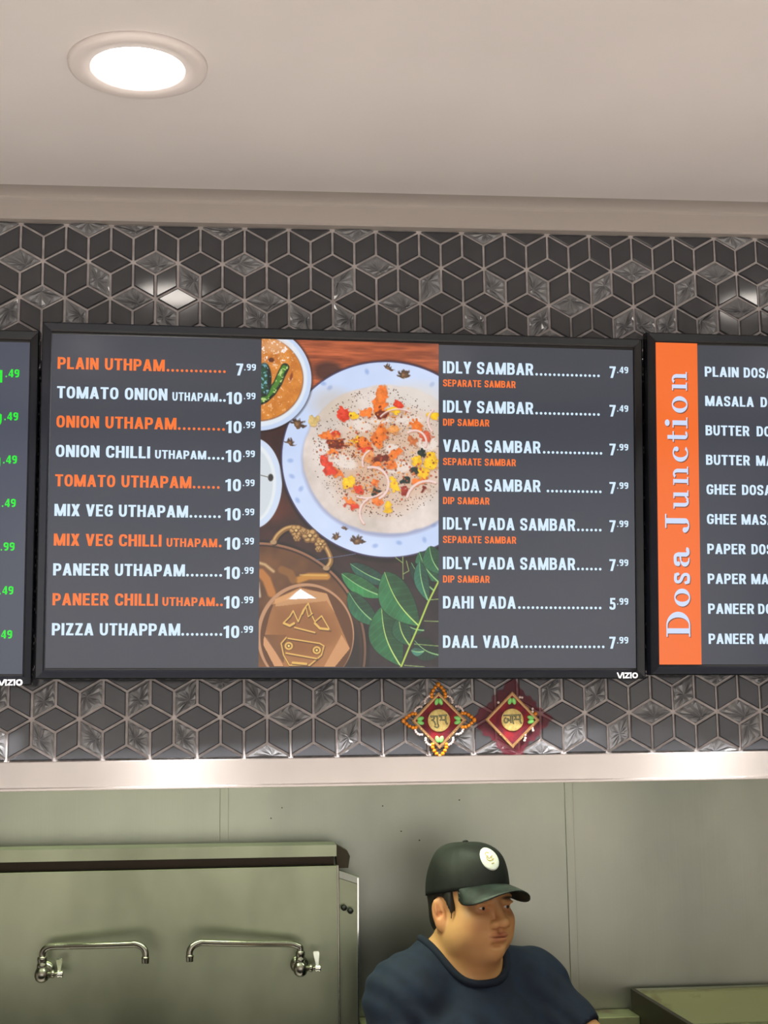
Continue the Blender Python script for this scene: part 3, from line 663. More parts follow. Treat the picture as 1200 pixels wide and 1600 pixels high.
    # leaves
    def leaf(tip, base, wd, col, vein=(150, 200, 130), bend=.15):
        tx, ty = tip; bx, by = base; dx, dy = bx-tx, by-ty; L = math.hypot(dx, dy); ux, uy = dx/L, dy/L
        u = ((gx-tx)*ux+(gy-ty)*uy)/L; v = (-(gx-tx)*uy+(gy-ty)*ux)
        v = v-bend*wd*np.sin(np.clip(u, 0, 1)*pi); uu = np.clip(u, 0, 1); prof = wd/2*np.sin(pi*uu**.85)**.8*((u > 0) & (u < 1))
        m = np.clip((prof-np.abs(v))/3+.5, 0, 1)*((u > 0) & (u < 1)); md = np.clip((prof+6-np.abs(v))/6, 0, 1)*((u > 0) & (u < 1)); put(md, (10, 18, 18), .7)
        sh = .72+.42*fb(80, int(tx+ty))+.16*np.sign(v)
        cc = np.array(col)[None, None, :]*sh[..., None]; ph = (uu*9-np.abs(v)/wd*2.2) % 1; cc = cc+(np.clip(.12-np.abs(ph-.5)*.9, 0, 1)*200)[..., None]*np.array([.4, .6, .45])
        put(m, cc); put(np.clip((3.2*(.4+uu)-np.abs(v))/2+.5, 0, 1)*m, vein, .9)
    leaf((1028, 1365), (1145, 1545), 120, (44, 98, 66)); leaf((1090, 1330), (1170, 1500), 120, (40, 92, 60)); leaf((980, 1430), (1120, 1600), 90, (22, 52, 42)); leaf((1030, 1425), (1082, 1660), 86, (40, 94, 74))
    leaf((610, 1440), (860, 1560), 92, (30, 76, 62)); leaf((558, 1500), (822, 1640), 104, (46, 120, 66)); leaf((600, 1610), (790, 1815), 120, (34, 92, 62)); leaf((1000, 1900), (1160, 1990), 130, (16, 44, 34)); leaf((930, 1790), (1060, 1840), 90, (22, 58, 46))
    leaf((800, 1700), (915, 2052), 200, (34, 92, 54), (214, 232, 130)); leaf((905, 1760), (972, 1932), 110, (28, 76, 50), (200, 222, 120)); leaf((818, 1490), (1026, 1812), 200, (42, 104, 62), (206, 228, 120)); leaf((980, 1960), (1060, 1965), 50, (60, 120, 100))
    st = [(918, 2062), (972, 1932), (1028, 1805), (1084, 1668), (1145, 1545)]; put(seg(st, 10, 3), (178, 206, 84))
    for P in ([(1060, 1783), (1146, 1785)], [(1000, 1922), (1146, 1934)], [(940, 2050), (1062, 2060)], [(1092, 1655), (1146, 1650)], [(928, 1395), (930, 1530)], [(950, 1420), (965, 1480), (930, 1500)], [(885, 1400), (925, 1430)], [(400, 1420), (640, 1380)]):
        put(seg(P, 5, 2), (150, 180, 100) if P[0][0] > 800 else (90, 96, 130), .85)
    return np.clip(C, 0, 255)
def food_picture(parent):
    nx, ny = 390, 710; x0, x1, z0, z1 = -.1336, .1368, -.2455, .2472
    C = food_colours(nx, ny); X, Z = np.meshgrid(np.linspace(x0, x1, nx), np.linspace(z1, z0, ny))
    co = np.stack([X, np.full_like(X, -.0006), Z], -1).reshape(-1, 3)
    i, j = np.meshgrid(np.arange(nx-1), np.arange(ny-1)); a = (j*nx+i).ravel(); q = np.stack([a, a+nx, a+nx+1, a+1], -1)
    me = bpy.data.meshes.new('food_picture'); me.vertices.add(len(co)); me.vertices.foreach_set('co', co.ravel())
    me.loops.add(q.size); me.loops.foreach_set('vertex_index', q.ravel().astype(np.int32)); me.polygons.add(len(q))
    me.polygons.foreach_set('loop_start', np.arange(0, q.size, 4, dtype=np.int32)); me.update(calc_edges=True)
    l = C.reshape(-1, 3)/255; l = np.where(l <= .04045, l/12.92, ((l+.055)/1.055)**2.4)
    at = me.color_attributes.new('print', 'FLOAT_COLOR', 'POINT'); at.data.foreach_set('color', np.c_[l, np.ones(len(l))].ravel())
    m = mat('food_print', (6, 6, 7), .12); b = m.node_tree.nodes['Principled BSDF']; n = m.node_tree.nodes.new('ShaderNodeAttribute'); n.attribute_name = 'print'
    m.node_tree.links.new(n.outputs['Color'], b.inputs['Emission Color']); b.inputs['Emission Strength'].default_value = 1.0
    me.materials.append(m); o = bpy.data.objects.new('food_picture', me); COL.objects.link(o); o.parent = parent
food_picture(sC)

# screen lettering was authored in television space: screens are built in that same space
# ------------------------------------------------------------------ door-hanging ornaments on the tiles
M_gold = noise_mix(mat('gold_disc', (206, 178, 96), .35, .3), (226, 200, 120), (246, 226, 150), (300, 300, 300))
M_goldb = mat('gold_border', (176, 138, 96), .3, .7); M_bead = mat('orange_bead', (236, 142, 16), .22, coat=.6)
M_pearl = mat('pearl_bead', (232, 214, 208), .18, coat=.6); M_petal = mat('green_petal', (140, 224, 120), .3, coat=.4)
M_red = noise_mix(mat('red_velvet', (120, 12, 30), .7), (84, 10, 34), (146, 16, 30), (70, 70, 70)); M_black = mat('black_paint', (16, 22, 14), .4)
M_glyph = mat('gilt_letter', (196, 196, 140), .4)
M_net = bpy.data.materials.new('maroon_net'); M_net.use_nodes = True
_n = M_net.node_tree; _b = _n.nodes['Principled BSDF']; _b.inputs['Base Color'].default_value = srgb((112, 8, 38)); _b.inputs['Alpha'].default_value = .5; _b.inputs['Roughness'].default_value = .8
def sphere_mesh(name, r, m, seg=12, rings=8):
    bm = bmesh.new(); bmesh.ops.create_uvsphere(bm, u_segments=seg, v_segments=rings, radius=r)
    for f in bm.faces: f.smooth = True
    me = bpy.data.meshes.new(name); bm.to_mesh(me); bm.free(); me.materials.append(m); return me
ME_bead = sphere_mesh('orange_bead', .0030, M_bead); ME_pearl = sphere_mesh('pearl', .0021, M_pearl); ME_seed = sphere_mesh('seed_bead', .0011, M_goldb, 8, 6)
def inst(name, me, parent, loc, rot=(0, 0, 0), sc=(1, 1, 1)):
    o = bpy.data.objects.new(name, me); COL.objects.link(o); o.parent = parent; o.location = loc; o.rotation_euler = rot; o.scale = sc; return o
SHUBH = {'a': [[(525, 590), (640, 590)], [(535, 600), (552, 596), (582, 604), (584, 628), (556, 648), (542, 650)], [(556, 648), (580, 668), (592, 690), (600, 722)], [(632, 590), (634, 705)], [(634, 700), (654, 735), (640, 764), (612, 766), (590, 744)],
               [(660, 578), (780, 575)], [(672, 600), (692, 592), (704, 610), (690, 640), (672, 655)], [(690, 645), (765, 650)], [(762, 578), (765, 690), (788, 712)]]}
LABH = {'a': [[(470, 585), (740, 580)], [(505, 620), (480, 640), (478, 680), (500, 704), (530, 690), (538, 660), (520, 636), (545, 636), (560, 670), (582, 668)], [(582, 588), (584, 700)], [(612, 588), (616, 705), (626, 714)],
              [(640, 600), (658, 592), (668, 612), (656, 640), (640, 652)], [(656, 645), (730, 650)], [(728, 582), (732, 690), (752, 712)]]}
def ornament(x, z, label, glyph, gcx, full, tilt=0.0):
    t = empty('hanging_ornament', (x, -.0065, z), label, 'ornament'); R = .0415
    def dia(r): return [(r*math.cos(a+tilt), r*1.02*math.sin(a+tilt)) for a in (pi/2, pi, 3*pi/2, 2*pi)]
    prism('board', dia(R), -.0006, .002, M_red, t)
    V = []; F = []; P0 = [Vector(p) for p in dia(R*.955)]
    for q in stroke(P0, .0042, True):
        b = len(V); V += [(p[0], -.0022, p[1]) for p in q]+[(p[0], .0005, p[1]) for p in q]
        F += [(b, b+1, b+2, b+3), (b, b+4, b+5, b+1), (b+2, b+6, b+7, b+3), (b+1, b+5, b+6, b+2), (b+3, b+7, b+4, b)]
    o = mesh('border', V, F, M_goldb, t); fix_normals(o)
    V = []; F = []
    D = dia(R*.99)
    sv = [v.co.copy() for v in ME_seed.vertices]; sf = [list(p.vertices) for p in ME_seed.polygons]
    for k in range(4):
        a, b_ = Vector(D[k]), Vector(D[(k+1) % 4])
        for s in range(22):
            p = a.lerp(b_, s/22); b = len(V); V += [(v.x+p.x, v.y-.0022, v.z+p.y) for v in sv]; F += [[b+i for i in f] for f in sf]
    mesh('seed_bead_edging', V, F, M_goldb, t, True)['kind'] = 'stuff'
    lathe('medallion', [(0, .0015), (.0165, .0015), (.0172, .0008), (.0172, -.001)], M_gold, t, (0, -.0006, 0), 'y', 40)
    for wd, m, yy, nm in ((23, M_black, -.0026, 'letter_outline'), (6, M_glyph, -.0030, 'lettering')):
        V = []; F = []
        for P in glyph['a']:
            PP = [Vector(p) for p in P]
            if wd == 23:
                e = (PP[0]-PP[1]).normalized(); PP[0] = PP[0]+e*6; e = (PP[-1]-PP[-2]).normalized(); PP[-1] = PP[-1]+e*6
            for q in stroke(fillet(PP, 14), wd):
                add_poly(V, F, [((p[0]-gcx)*.0000975, -(p[1]-655)*.0000975) for p in q])
        mesh(nm, [(a, yy, c) for a, c in V], F, m, t)
    pet = [('t', 0), ('r', -pi/2), ('b', pi), ('l', pi/2)]
    for nm, a in pet:
        if not full and nm in 'bl': continue
        for s in (-1, 1):
            c = Vector((math.cos(a+pi/2), math.sin(a+pi/2))); n_ = Vector((-c.y, c.x)); p = c*.0285+n_*s*.0031
            inst('petal', ME_petal, t, (p.x, -.0016, p.y), (0, -a+s*.28, 0), (.7, .5, 1.15))
    if full:
        for a in (0, pi/2, pi, 3*pi/2):
            c = Vector((math.cos(a), math.sin(a))); n_ = Vector((-c.y, c.x))
            for u, v in ((.036, .0105), (.036, -.0105), (.0405, .0105), (.0405, -.0105), (.0455, .0082), (.0455, -.0082), (.0500, .0048), (.0500, -.0048)):
                p = c*u+n_*v; inst('orange_bead', ME_bead, t, (p.x, -.001, p.y))
            p = c*.0545; inst('orange_bead', ME_bead, t, (p.x, -.001, p.y), sc=(1.15, 1, 1.3))
            for lobe in (.31, .69):
                a2 = c*R; b2 = n_*R; m0 = a2.lerp(b2, lobe); out = (c+n_).normalized(); al = (b2-a2).normalized()
                for q in np.linspace(-1.15, 1.15, 6):
                    p = m0+out*(.0020+.0062*math.cos(q))+al*(.0078*math.sin(q)); inst('pearl', ME_pearl, t, (p.x, -.001, p.y))
    else:
        for px_, pz_ in ((390, 382), (735, 302), (770, 308), (932, 485), (932, 530), (920, 790), (930, 825), (800, 895), (803, 942), (790, 978)):
            inst('pearl', ME_pearl, t, ((px_-605)*.0000975, -.001, -(pz_-655)*.0000975))
        inst('orange_bead', ME_bead, t, ((980-605)*.0000975, -.001, -(565-655)*.0000975))
        V = []; N = 120
        for k in range(N):
            a = 2*pi*k/N; r = .050+.0075*abs(math.cos(2*a))**3+.0035*math.sin(9*a+1)*.6+.002*math.sin(23*a)
            sq = 1/max(abs(math.cos(a))+abs(math.sin(a)), .1); r = r*(.45+.62*sq)
            V.append((r*math.cos(a), .0012+.0004*math.sin(5*a), r*math.sin(a)))
        V.append((0, .0014, 0)); F = [(k, (k+1) % N, N) for k in range(N)]
        o = mesh('net_backing', V, F, M_net, t)
    return t
ME_petal = sphere_mesh('petal', .0048, M_petal)
ornament(.6115, 1.7405, 'diamond ornament with complete orange bead loops and four green petal pairs', SHUBH, 660, True)
ornament(.7250, 1.7400, 'diamond ornament on torn maroon net, most of its beads missing', LABH, 610, False, -.02)

# ------------------------------------------------------------------ steel splash back with pot-filler faucets
SP = empty('splash_panel', (-.5, .85, FZ), 'wide stainless steel splash panel behind the two wall faucets', 'splash panel')
SPI = Matrix.Translation((.5, -.85, -FZ))
def under(o, inv): o.matrix_parent_inverse = inv; return o
def tie(o, root): o.matrix_parent_inverse = Matrix.Translation(-Vector(root.location)); return o
tie(box('face_sheet', (-2.2, .85, FZ), (.5115, .872, 1.4615), M_steel2, SP, bevel=.0015), SP)
tie(box('folded_edge', (.5090, .8475, FZ), (.5125, .874, 1.462), M_chrome, SP, bevel=.001), SP)
tie(box('recess_band', (-2.2, .885, 1.44), (.505, .93, 1.50), M_darksteel, SP), SP)  # shade beneath the flange is put into this band's dark colour
V = [(-2.2, .846, 1.4878), (.508, .846, 1.4805), (.508, .846, 1.5035), (-2.2, .846, 1.5155), (-2.2, .93, 1.492), (.508, .93, 1.4845), (.508, .93, 1.5055), (-2.2, .93, 1.5175)]
cap_ = mesh('top_flange', V, [(0, 1, 2, 3), (4, 7, 6, 5), (0, 4, 5, 1), (3, 2, 6, 7), (0, 3, 7, 4), (1, 5, 6, 2)], M_steel2, SP); boxuv(cap_); tie(cap_, SP); fix_normals(cap_)
tie(prism('end_bracket', [(.508, 1.503), (.534, 1.488), (.540, 1.476), (.536, 1.452), (.512, 1.452)], .90, .945, M_darksteel, SP, bevel=.001), SP)
wing = SP
tie(prism('side_guard', [(.5135, 1.449), (.5545, 1.434), (.5400, FZ), (.5100, FZ)], .873, .90, M_steel2, wing, bevel=.0012), wing)
tie(prism('top_fold', [(.5135, 1.4505), (.5560, 1.4355), (.5560, 1.420), (.5135, 1.434)], .869, .903, M_steel, wing, bevel=.0012), wing)
tie(prism('edge_fold', [(.5525, 1.434), (.5552, 1.434), (.5402, FZ), (.5375, FZ)], .868, .874, M_chrome_b, wing), wing)
for x, z in ((.5232, 1.3755), (.5365, 1.3690)):
    tie(lathe('peg', [(0, .020), (.0035, .020), (.0062, .014), (.0062, .008), (.003, .006), (.003, -.002)], M_back, wing, (x, .870, z), 'y', 14), wing)
def faucet(bx, bz, tipx, spz0, spz1, tipz, side, label, lever_up, m_lever):
    y = .79; t = empty('wall_faucet', (bx, .85, bz), label, 'faucet', 'pot filler faucets on the splash panel')
    a = lambda o: tie(o, t)
    a(lathe('wall_flange', [(0, .012), (.010, .012), (.0175, .006), (.0185, .0)], M_chrome, t, (bx, .8495, bz), 'y', 28))
    a(tube('inlet_pipe', [(bx, .842, bz), (bx, y+.008, bz)], .0085, M_chrome, t, 18))
    a(lathe('valve_body', [(0, -.0165), (.006, -.0155), (.0115, -.0115), (.0142, -.004), (.0142, .003), (.012, .009), (.0085, .0125), (.0085, .0145)], M_chrome, t, (bx, y, bz), 'z', 28))
    a(lathe('collar', [(.0075, .012), (.0098, .0135), (.0098, .019), (.0086, .020), (.0086, .025), (.0094, .026), (.0094, .032), (.0075, .034)], M_chrome, t, (bx+.002*side*0, y, bz), 'z', 24))
    s = 1 if tipx > bx else -1
    P = [(bx, y, bz+.030), (bx+s*.0005, y, bz+.040), (bx+s*.006, y-.001, spz0-.004), (bx+s*.018, y-.003, spz0), (bx+s*.05, y-.012, spz0+(spz1-spz0)*.2), ((bx+tipx)/2, y-.032, (spz0+spz1)/2), (tipx-s*.034, y-.052, spz1-.001), (tipx-s*.020, y-.056, spz1), (tipx-s*.006, y-.059, spz1-.006), (tipx, y-.06, spz1-.016), (tipx, y-.06, tipz+.008)]
    a(tube('spout', smooth_path(P, 5), .0065, M_chrome, t, 16))
    a(lathe('aerator', [(.0055, .0135), (.0075, .012), (.0078, .009), (.007, .008), (.007, .001), (.0062, 0), (0, 0)], M_chrome, t, (tipx, y-.06, tipz), 'z', 24))
    h0 = bx+.012; a(lathe('valve_stem', [(0, -.002), (.0058, -.002), (.0058, .006), (.0075, .007), (.0075, .012), (.0042, .013), (.0042, .0165)], M_chrome, t, (h0, y, bz), 'x', 20))
    a(lathe('handle_hub', [(0, 0), (.005, 0), (.0072, .003), (.0052, .0065), (.0072, .010), (.0066, .0125), (0, .0125)], M_chrome_b, t, (h0+.0165, y, bz-.001), 'x', 20))
    hx = h0+.022
    V = []
    for zz, ww, dd in ((.004, .0028, .0025), (.012, .0034, .0025), (.024, .0055, .0024), (.030, .0062, .0022), (.0325, .0045, .0018)):
        k = lever_up; cx = hx-.002*zz/.03
        V += [(cx-ww, y-dd+(.0 if k == 1 else .012*zz/.03), bz+zz*k), (cx+ww, y-dd+(.0 if k == 1 else .012*zz/.03), bz+zz*k), (cx+ww, y+dd+(.0 if k == 1 else .012*zz/.03), bz+zz*k), (cx-ww, y+dd+(.0 if k == 1 else .012*zz/.03), bz+zz*k)]
    F = [(0, 3, 2, 1), (16, 17, 18, 19)]
    for i in range(4):
        for q in range(4): F.append((i*4+q, i*4+(q+1) % 4, i*4+4+(q+1) % 4, i*4+4+q))
    o = mesh('lever', V, F, m_lever, t); fix_normals(o); a(o)
    return t
faucet(-.0785, 1.270, .1265, 1.3225, 1.3300, 1.2930, 1, 'left wall faucet, spout swung right, lever in shadow', .85, M_chrome)
faucet(.4300, 1.267, .2120, 1.3150, 1.3295, 1.2940, -1, 'right wall faucet, spout swung left, bright lever pointing up', 1, mat('lever_white', (220, 224, 214), .25, .6))

# greasy ledge and griddle housing low on the back wall
led = empty('back_ledge', (.85, .95, FZ), 'grease-stained steel ledge along the foot of the back wall behind the cook', 'ledge')
tie(box('ledge_top', (.56, .90, 1.10), (1.15, .992, 1.134), M_greasy, led, bevel=.002), led)
tie(box('ledge_front', (.56, .90, FZ), (1.15, .94, 1.10), M_steel2, led), led)
gr = empty('griddle_housing', (1.5, .75, FZ), 'stained steel griddle splash guard at the lower right corner', 'griddle')
tie(box('back_guard', (1.163, .955, 1.0), (2.4, .965, 1.178), M_greasy, gr, bevel=.001), gr)
tie(prism('guard_edge', [(1.160, 1.1765), (2.4, 1.1765), (2.4, 1.1795), (1.160, 1.1795)], .952, .968, M_steel2, gr), gr)
V = [(1.150, .968, 1.179), (1.150, .25, 1.179), (1.150, .25, FZ), (1.150, .968, FZ), (1.160, .968, 1.179), (1.160, .25, 1.179), (1.160, .25, FZ), (1.160, .968, FZ)]
g1 = mesh('side_guard_plate', V, [(0, 1, 2, 3), (4, 7, 6, 5), (0, 4, 5, 1), (1, 5, 6, 2), (2, 6, 7, 3), (3, 7, 4, 0)], M_darksteel, gr); fix_normals(g1); boxuv(g1); tie(g1, gr)
tie(box('griddle_plate', (1.162, .25, 1.04), (2.4, .954, 1.075), M_greasy, gr, bevel=.002), gr)
tie(box('cabinet', (1.162, .27, FZ), (2.4, .95, 1.04), M_steel2, gr), gr)
tie(box('guard_step', (1.162, .90, 1.08), (2.4, .954, 1.105), M_steel, gr, bevel=.003), gr)
sc_ = empty('service_counter', (.6, -.5, FZ), 'dark service counter below the picture, between the shop and the cook line', 'counter')
tie(box('counter_body', (-1.6, -.70, FZ), (2.8, -.30, 1.02), M_back, sc_), sc_)
tie(box('counter_top', (-1.62, -.73, 1.02), (2.82, -.27, 1.055), M_gap, sc_, bevel=.004), sc_)
#PERSON_START
# ------------------------------------------------------------------ the cook (implicit surfaces meshed with surface nets)
def axis(parts):
    out = [parts[0][0]]
    for a, b, s in parts:
        n = max(int(round((b-a)/s)), 1); out += list(np.linspace(a, b, n+1)[1:])
    return np.array(out)
def surface_nets(f, X, Y, Z):
    s = f < 0; nx, ny, nz = f.shape
    acc = np.zeros((nx-1, ny-1, nz-1, 3), np.float32); cnt = np.zeros((nx-1, ny-1, nz-1), np.float32)
    ax = [X, Y, Z]
    for d in range(3):
        sl0 = [slice(None)]*3; sl1 = [slice(None)]*3; sl0[d] = slice(0, -1); sl1[d] = slice(1, None)
        a = f[tuple(sl0)]; b = f[tuple(sl1)]; I = np.argwhere((a < 0) != (b < 0))
        va = a[tuple(I.T)]; vb = b[tuple(I.T)]; t = va/(va-vb)
        P = np.stack([X[I[:, 0]], Y[I[:, 1]], Z[I[:, 2]]], -1)
        P[:, d] += t*(ax[d][I[:, d]+1]-ax[d][I[:, d]])
        e = [q for q in range(3) if q != d]
        for u in (0, 1):
            for v in (0, 1):
                J = I.copy(); J[:, e[0]] -= u; J[:, e[1]] -= v
                ok = np.all(J >= 0, 1) & (J[:, 0] < nx-1) & (J[:, 1] < ny-1) & (J[:, 2] < nz-1)
                np.add.at(acc, tuple(J[ok].T), P[ok]); np.add.at(cnt, tuple(J[ok].T), 1)
    idx = -np.ones(cnt.shape, int); M = cnt > 0; idx[M] = np.arange(M.sum()); V = acc[M]/cnt[M][:, None]
    F = []
    for d in range(3):
        sl0 = [slice(None)]*3; sl1 = [slice(None)]*3; sl0[d] = slice(0, -1); sl1[d] = slice(1, None)
        a = s[tuple(sl0)]; b = s[tuple(sl1)]; I = np.argwhere(a != b); e = [q for q in range(3) if q != d]
        ok = (I[:, e[0]] > 0) & (I[:, e[1]] > 0) & (I[:, e[0]] < f.shape[e[0]]-1) & (I[:, e[1]] < f.shape[e[1]]-1); I = I[ok]
        c = []
        for u, v in ((1, 1), (0, 1), (0, 0), (1, 0)):
            J = I.copy(); J[:, e[0]] -= u; J[:, e[1]] -= v; c.append(idx[tuple(J.T)])
        q = np.stack(c, -1); fl = a[tuple(I.T)]
        if d == 1: fl = ~fl
        q[~fl] = q[~fl][:, ::-1]; F.append(q)
    return V, np.concatenate(F)
def np_mesh(name, V, F, m, parent, smooth=True):
    me = bpy.data.meshes.new(name); me.vertices.add(len(V)); me.vertices.foreach_set('co', V.astype(np.float32).ravel())
    me.loops.add(F.size); me.loops.foreach_set('vertex_index', F.astype(np.int32).ravel()); me.polygons.add(len(F))
    me.polygons.foreach_set('loop_start', np.arange(0, F.size, 4, dtype=np.int32)); me.update(calc_edges=True)
    if smooth: me.polygons.foreach_set('use_smooth', [True]*len(F))
    if m: me.materials.append(m)
    o = bpy.data.objects.new(name, me); COL.objects.link(o); o.parent = parent; return o
def relax(V, F, n, k=.5, mask=None):
    E = np.concatenate([F[:, [0, 1]], F[:, [1, 2]], F[:, [2, 3]], F[:, [3, 0]]])
    for _ in range(n):
        A = np.zeros_like(V); c = np.zeros(len(V))
        np.add.at(A, E[:, 0], V[E[:, 1]]); np.add.at(c, E[:, 0], 1); np.add.at(A, E[:, 1], V[E[:, 0]]); np.add.at(c, E[:, 1], 1)
        W_ = V+k*(A/np.maximum(c, 1)[:, None]-V); V = W_ if mask is None else np.where(mask[:, None], W_, V)
    return V
class Field:
    def __init__(s, X, Y, Z): s.X, s.Y, s.Z = X, Y, Z; s.f = np.full((len(X), len(Y), len(Z)), 1.0, np.float32)
    def _sl(s, lo, hi):
        r = []
        for A, l, h_ in ((s.X, lo[0], hi[0]), (s.Y, lo[1], hi[1]), (s.Z, lo[2], hi[2])): r.append(slice(max(np.searchsorted(A, l)-1, 0), min(np.searchsorted(A, h_)+1, len(A))))
        return tuple(r)
    def apply(s, g, lo, hi, k, op):
        sl = s._sl(lo, hi)
        x, y, z = np.meshgrid(s.X[sl[0]], s.Y[sl[1]], s.Z[sl[2]], indexing='ij')
        if x.size == 0: return
        d = g(x, y, z).astype(np.float32); a = s.f[sl]
        if op == 'u': hh = np.clip(.5+.5*(a-d)/k, 0, 1); s.f[sl] = a*(1-hh)+d*hh-k*hh*(1-hh)
        else: hh = np.clip(.5-.5*(a+d)/k, 0, 1); s.f[sl] = a*(1-hh)-d*hh+k*hh*(1-hh)
    def ell(s, c, r, k=.01, op='u', R=None, T=None):
        c = np.array(c, float); r = np.array(r, float); R = np.eye(3) if R is None else R
        if T is not None: R = T[0] @ R; c = T[0] @ c+T[1]
        def g(x, y, z):
            dx, dy, dz = x-c[0], y-c[1], z-c[2]
            u = [(R[0, i]*dx+R[1, i]*dy+R[2, i]*dz) for i in range(3)]
            k0 = np.sqrt((u[0]/r[0])**2+(u[1]/r[1])**2+(u[2]/r[2])**2); k1 = np.sqrt((u[0]/r[0]**2)**2+(u[1]/r[1]**2)**2+(u[2]/r[2]**2)**2)+1e-9
            return k0*(k0-1)/k1
        m = max(r)+k*1.5+.004; s.apply(g, c-m, c+m, k, op)
    def cap(s, a, b, ra, rb, k=.01, op='u', T=None):
        a = np.array(a, float); b = np.array(b, float)
        if T is not None: a = T[0] @ a+T[1]; b = T[0] @ b+T[1]
        ab = b-a; L = ab @ ab
        def g(x, y, z):
            t = np.clip(((x-a[0])*ab[0]+(y-a[1])*ab[1]+(z-a[2])*ab[2])/L, 0, 1)
            return np.sqrt((x-a[0]-t*ab[0])**2+(y-a[1]-t*ab[1])**2+(z-a[2]-t*ab[2])**2)-(ra+(rb-ra)*t)
        m = max(ra, rb)+k*1.5+.004; s.apply(g, np.minimum(a, b)-m, np.maximum(a, b)+m, k, op)
def rotz(a): c, s = math.cos(a), math.sin(a); return np.array([[c, -s, 0], [s, c, 0], [0, 0, 1.]])
def rotx(a): c, s = math.cos(a), math.sin(a); return np.array([[1, 0, 0], [0, c, -s], [0, s, c]])
def roty(a): c, s = math.cos(a), math.sin(a); return np.array([[c, 0, s], [0, 1, 0], [-s, 0, c]])
# head frame: +x lateral (picture right), -y forward, +z up, origin between the ears; turned towards picture right, slightly bowed
HR = rotz(math.radians(28)) @ rotx(math.radians(-3)) @ roty(math.radians(1)); HO = np.array([.750, .645, 1.380]); HT = (HR, HO)
BO = np.array([.745, .665, 0.]); BR = rotz(math.radians(20)); BT = (BR, BO)
def bw(p): return BR @ np.array(p, float)+BO
SHL, SHR = bw((-.128, .0, 1.228)), bw((.146, .01, 1.226))
ELL, ELR = np.array([.592, .520, .985]), np.array([1.050, .585, 1.055])
HDL, HDR = np.array([.66, .31, 1.015]), np.array([1.075, .36, 1.125])
mm = lambda *v: tuple(q/1000 for q in v)
def build_head(f):
    E = lambda c, r, k=.012, op='u', R=None: f.ell(mm(*c), mm(*r), k, op, R, HT)
    Cp = lambda a, b, ra, rb, k=.01, op='u': f.cap(mm(*a), mm(*b), ra/1000, rb/1000, k, op, HT)
    E((0, 8, 46), (77, 96, 79)); E((0, -42, -18), (61, 52, 76), .02); E((0, -40, -52), (56, 46, 40), .02)
    for s in (-1, 1):
        E((s*36, -48, -30), (31, 33, 38), .02); E((s*46, -22, -50), (26, 34, 34), .02)
        E((s*30, -72, -14), (22, 15, 16), .02)
    E((0, -76, -79), (22, 16, 17), .016); E((0, -36, -80), (42, 38, 24), .02); E((0, -72, -46), (34, 24, 28), .016)
    E((0, -80, 32), (50, 13, 11), .014)
    for s in (-1, 1): E((s*33, -89, 12), (17, 9, 9), .012, 's')
    Cp((0, -90, 24), (0, -109, -15), 7, 9.5, .010); E((0, -113, -19), (13, 13, 11), .008)
    for s in (-1, 1): E((s*14.5, -101, -23), (9, 12, 8.5), .005)
    for s in (-1, 1): E((s*7, -109, -31), (4.5, 6, 4), .003, 's')
    for s in (-1, 1):
        E((s*32, -74, 12), (13.6, 13.6, 13.2), .004); E((s*32, -90, 11), (12.5, 8, 2.6), .002, 's'); E((s*32, -85, 20), (18, 7, 4), .006)
    E((-9, -93, -44), (15, 9.5, 5), .004); E((9, -93, -44), (15, 9.5, 5), .004); E((0, -91.5, -53), (20, 10, 6), .004)
    E((0, -104, -48.2), (27, 12, 1.0), .002, 's'); E((0, -99, -34), (3.4, 3, 8), .004, 's')
    E((0, -92, -64), (16, 5, 4), .008, 's')
    for s in (-1, 1):
        Re = rotz(s*math.radians(-24)) @ rotx(math.radians(-8))
        E((s*78, 8, 3), (6, 15.5, 28), .006, 'u', Re); E((s*76, 3, -20), (6, 10, 13), .005, 'u', Re)
        E((s*87, 4, 6), (8, 11.5, 21), .002, 's', Re); E((s*82, 0, -3), (9, 7, 9), .002, 's'); E((s*83, 9, 10), (3.2, 3, 15), .004, 'u', Re)
    # neck
    f.cap(tuple(HR @ np.array((-.004, .012, -.045))+HO), tuple(bw((-.003, .005, 1.25))), .066, .070, .028)
def build_body(f, grow=0.0):
    g = grow; E = lambda c, r, k=.03: f.ell(c, tuple(q+g for q in r), k, 'u', None, BT)
    E((0, 0, 1.12), (.155, .105, .165)); E((0, -.012, .95), (.160, .125, .20)); E((0, .0, .80), (.165, .125, .12))
    E((.07, -.07, 1.13), (.085, .045, .07)); E((-.07, -.07, 1.13), (.085, .045, .07))
    f.cap(tuple(bw((-.06, .02, 1.277))), tuple(SHL), .048+g, .060+g, .03); f.cap(tuple(bw((.07, .02, 1.262))), tuple(SHR), .045+g, .056+g, .03)
    f.ell(tuple(SHL), (.066+g,)*3, .03); f.ell(tuple(SHR), (.062+g,)*3, .03)
    f.cap(tuple(SHL), tuple(ELL), .056+g, .043+g, .025); f.cap(tuple(SHR), tuple(ELR), .054+g, .041+g, .025)
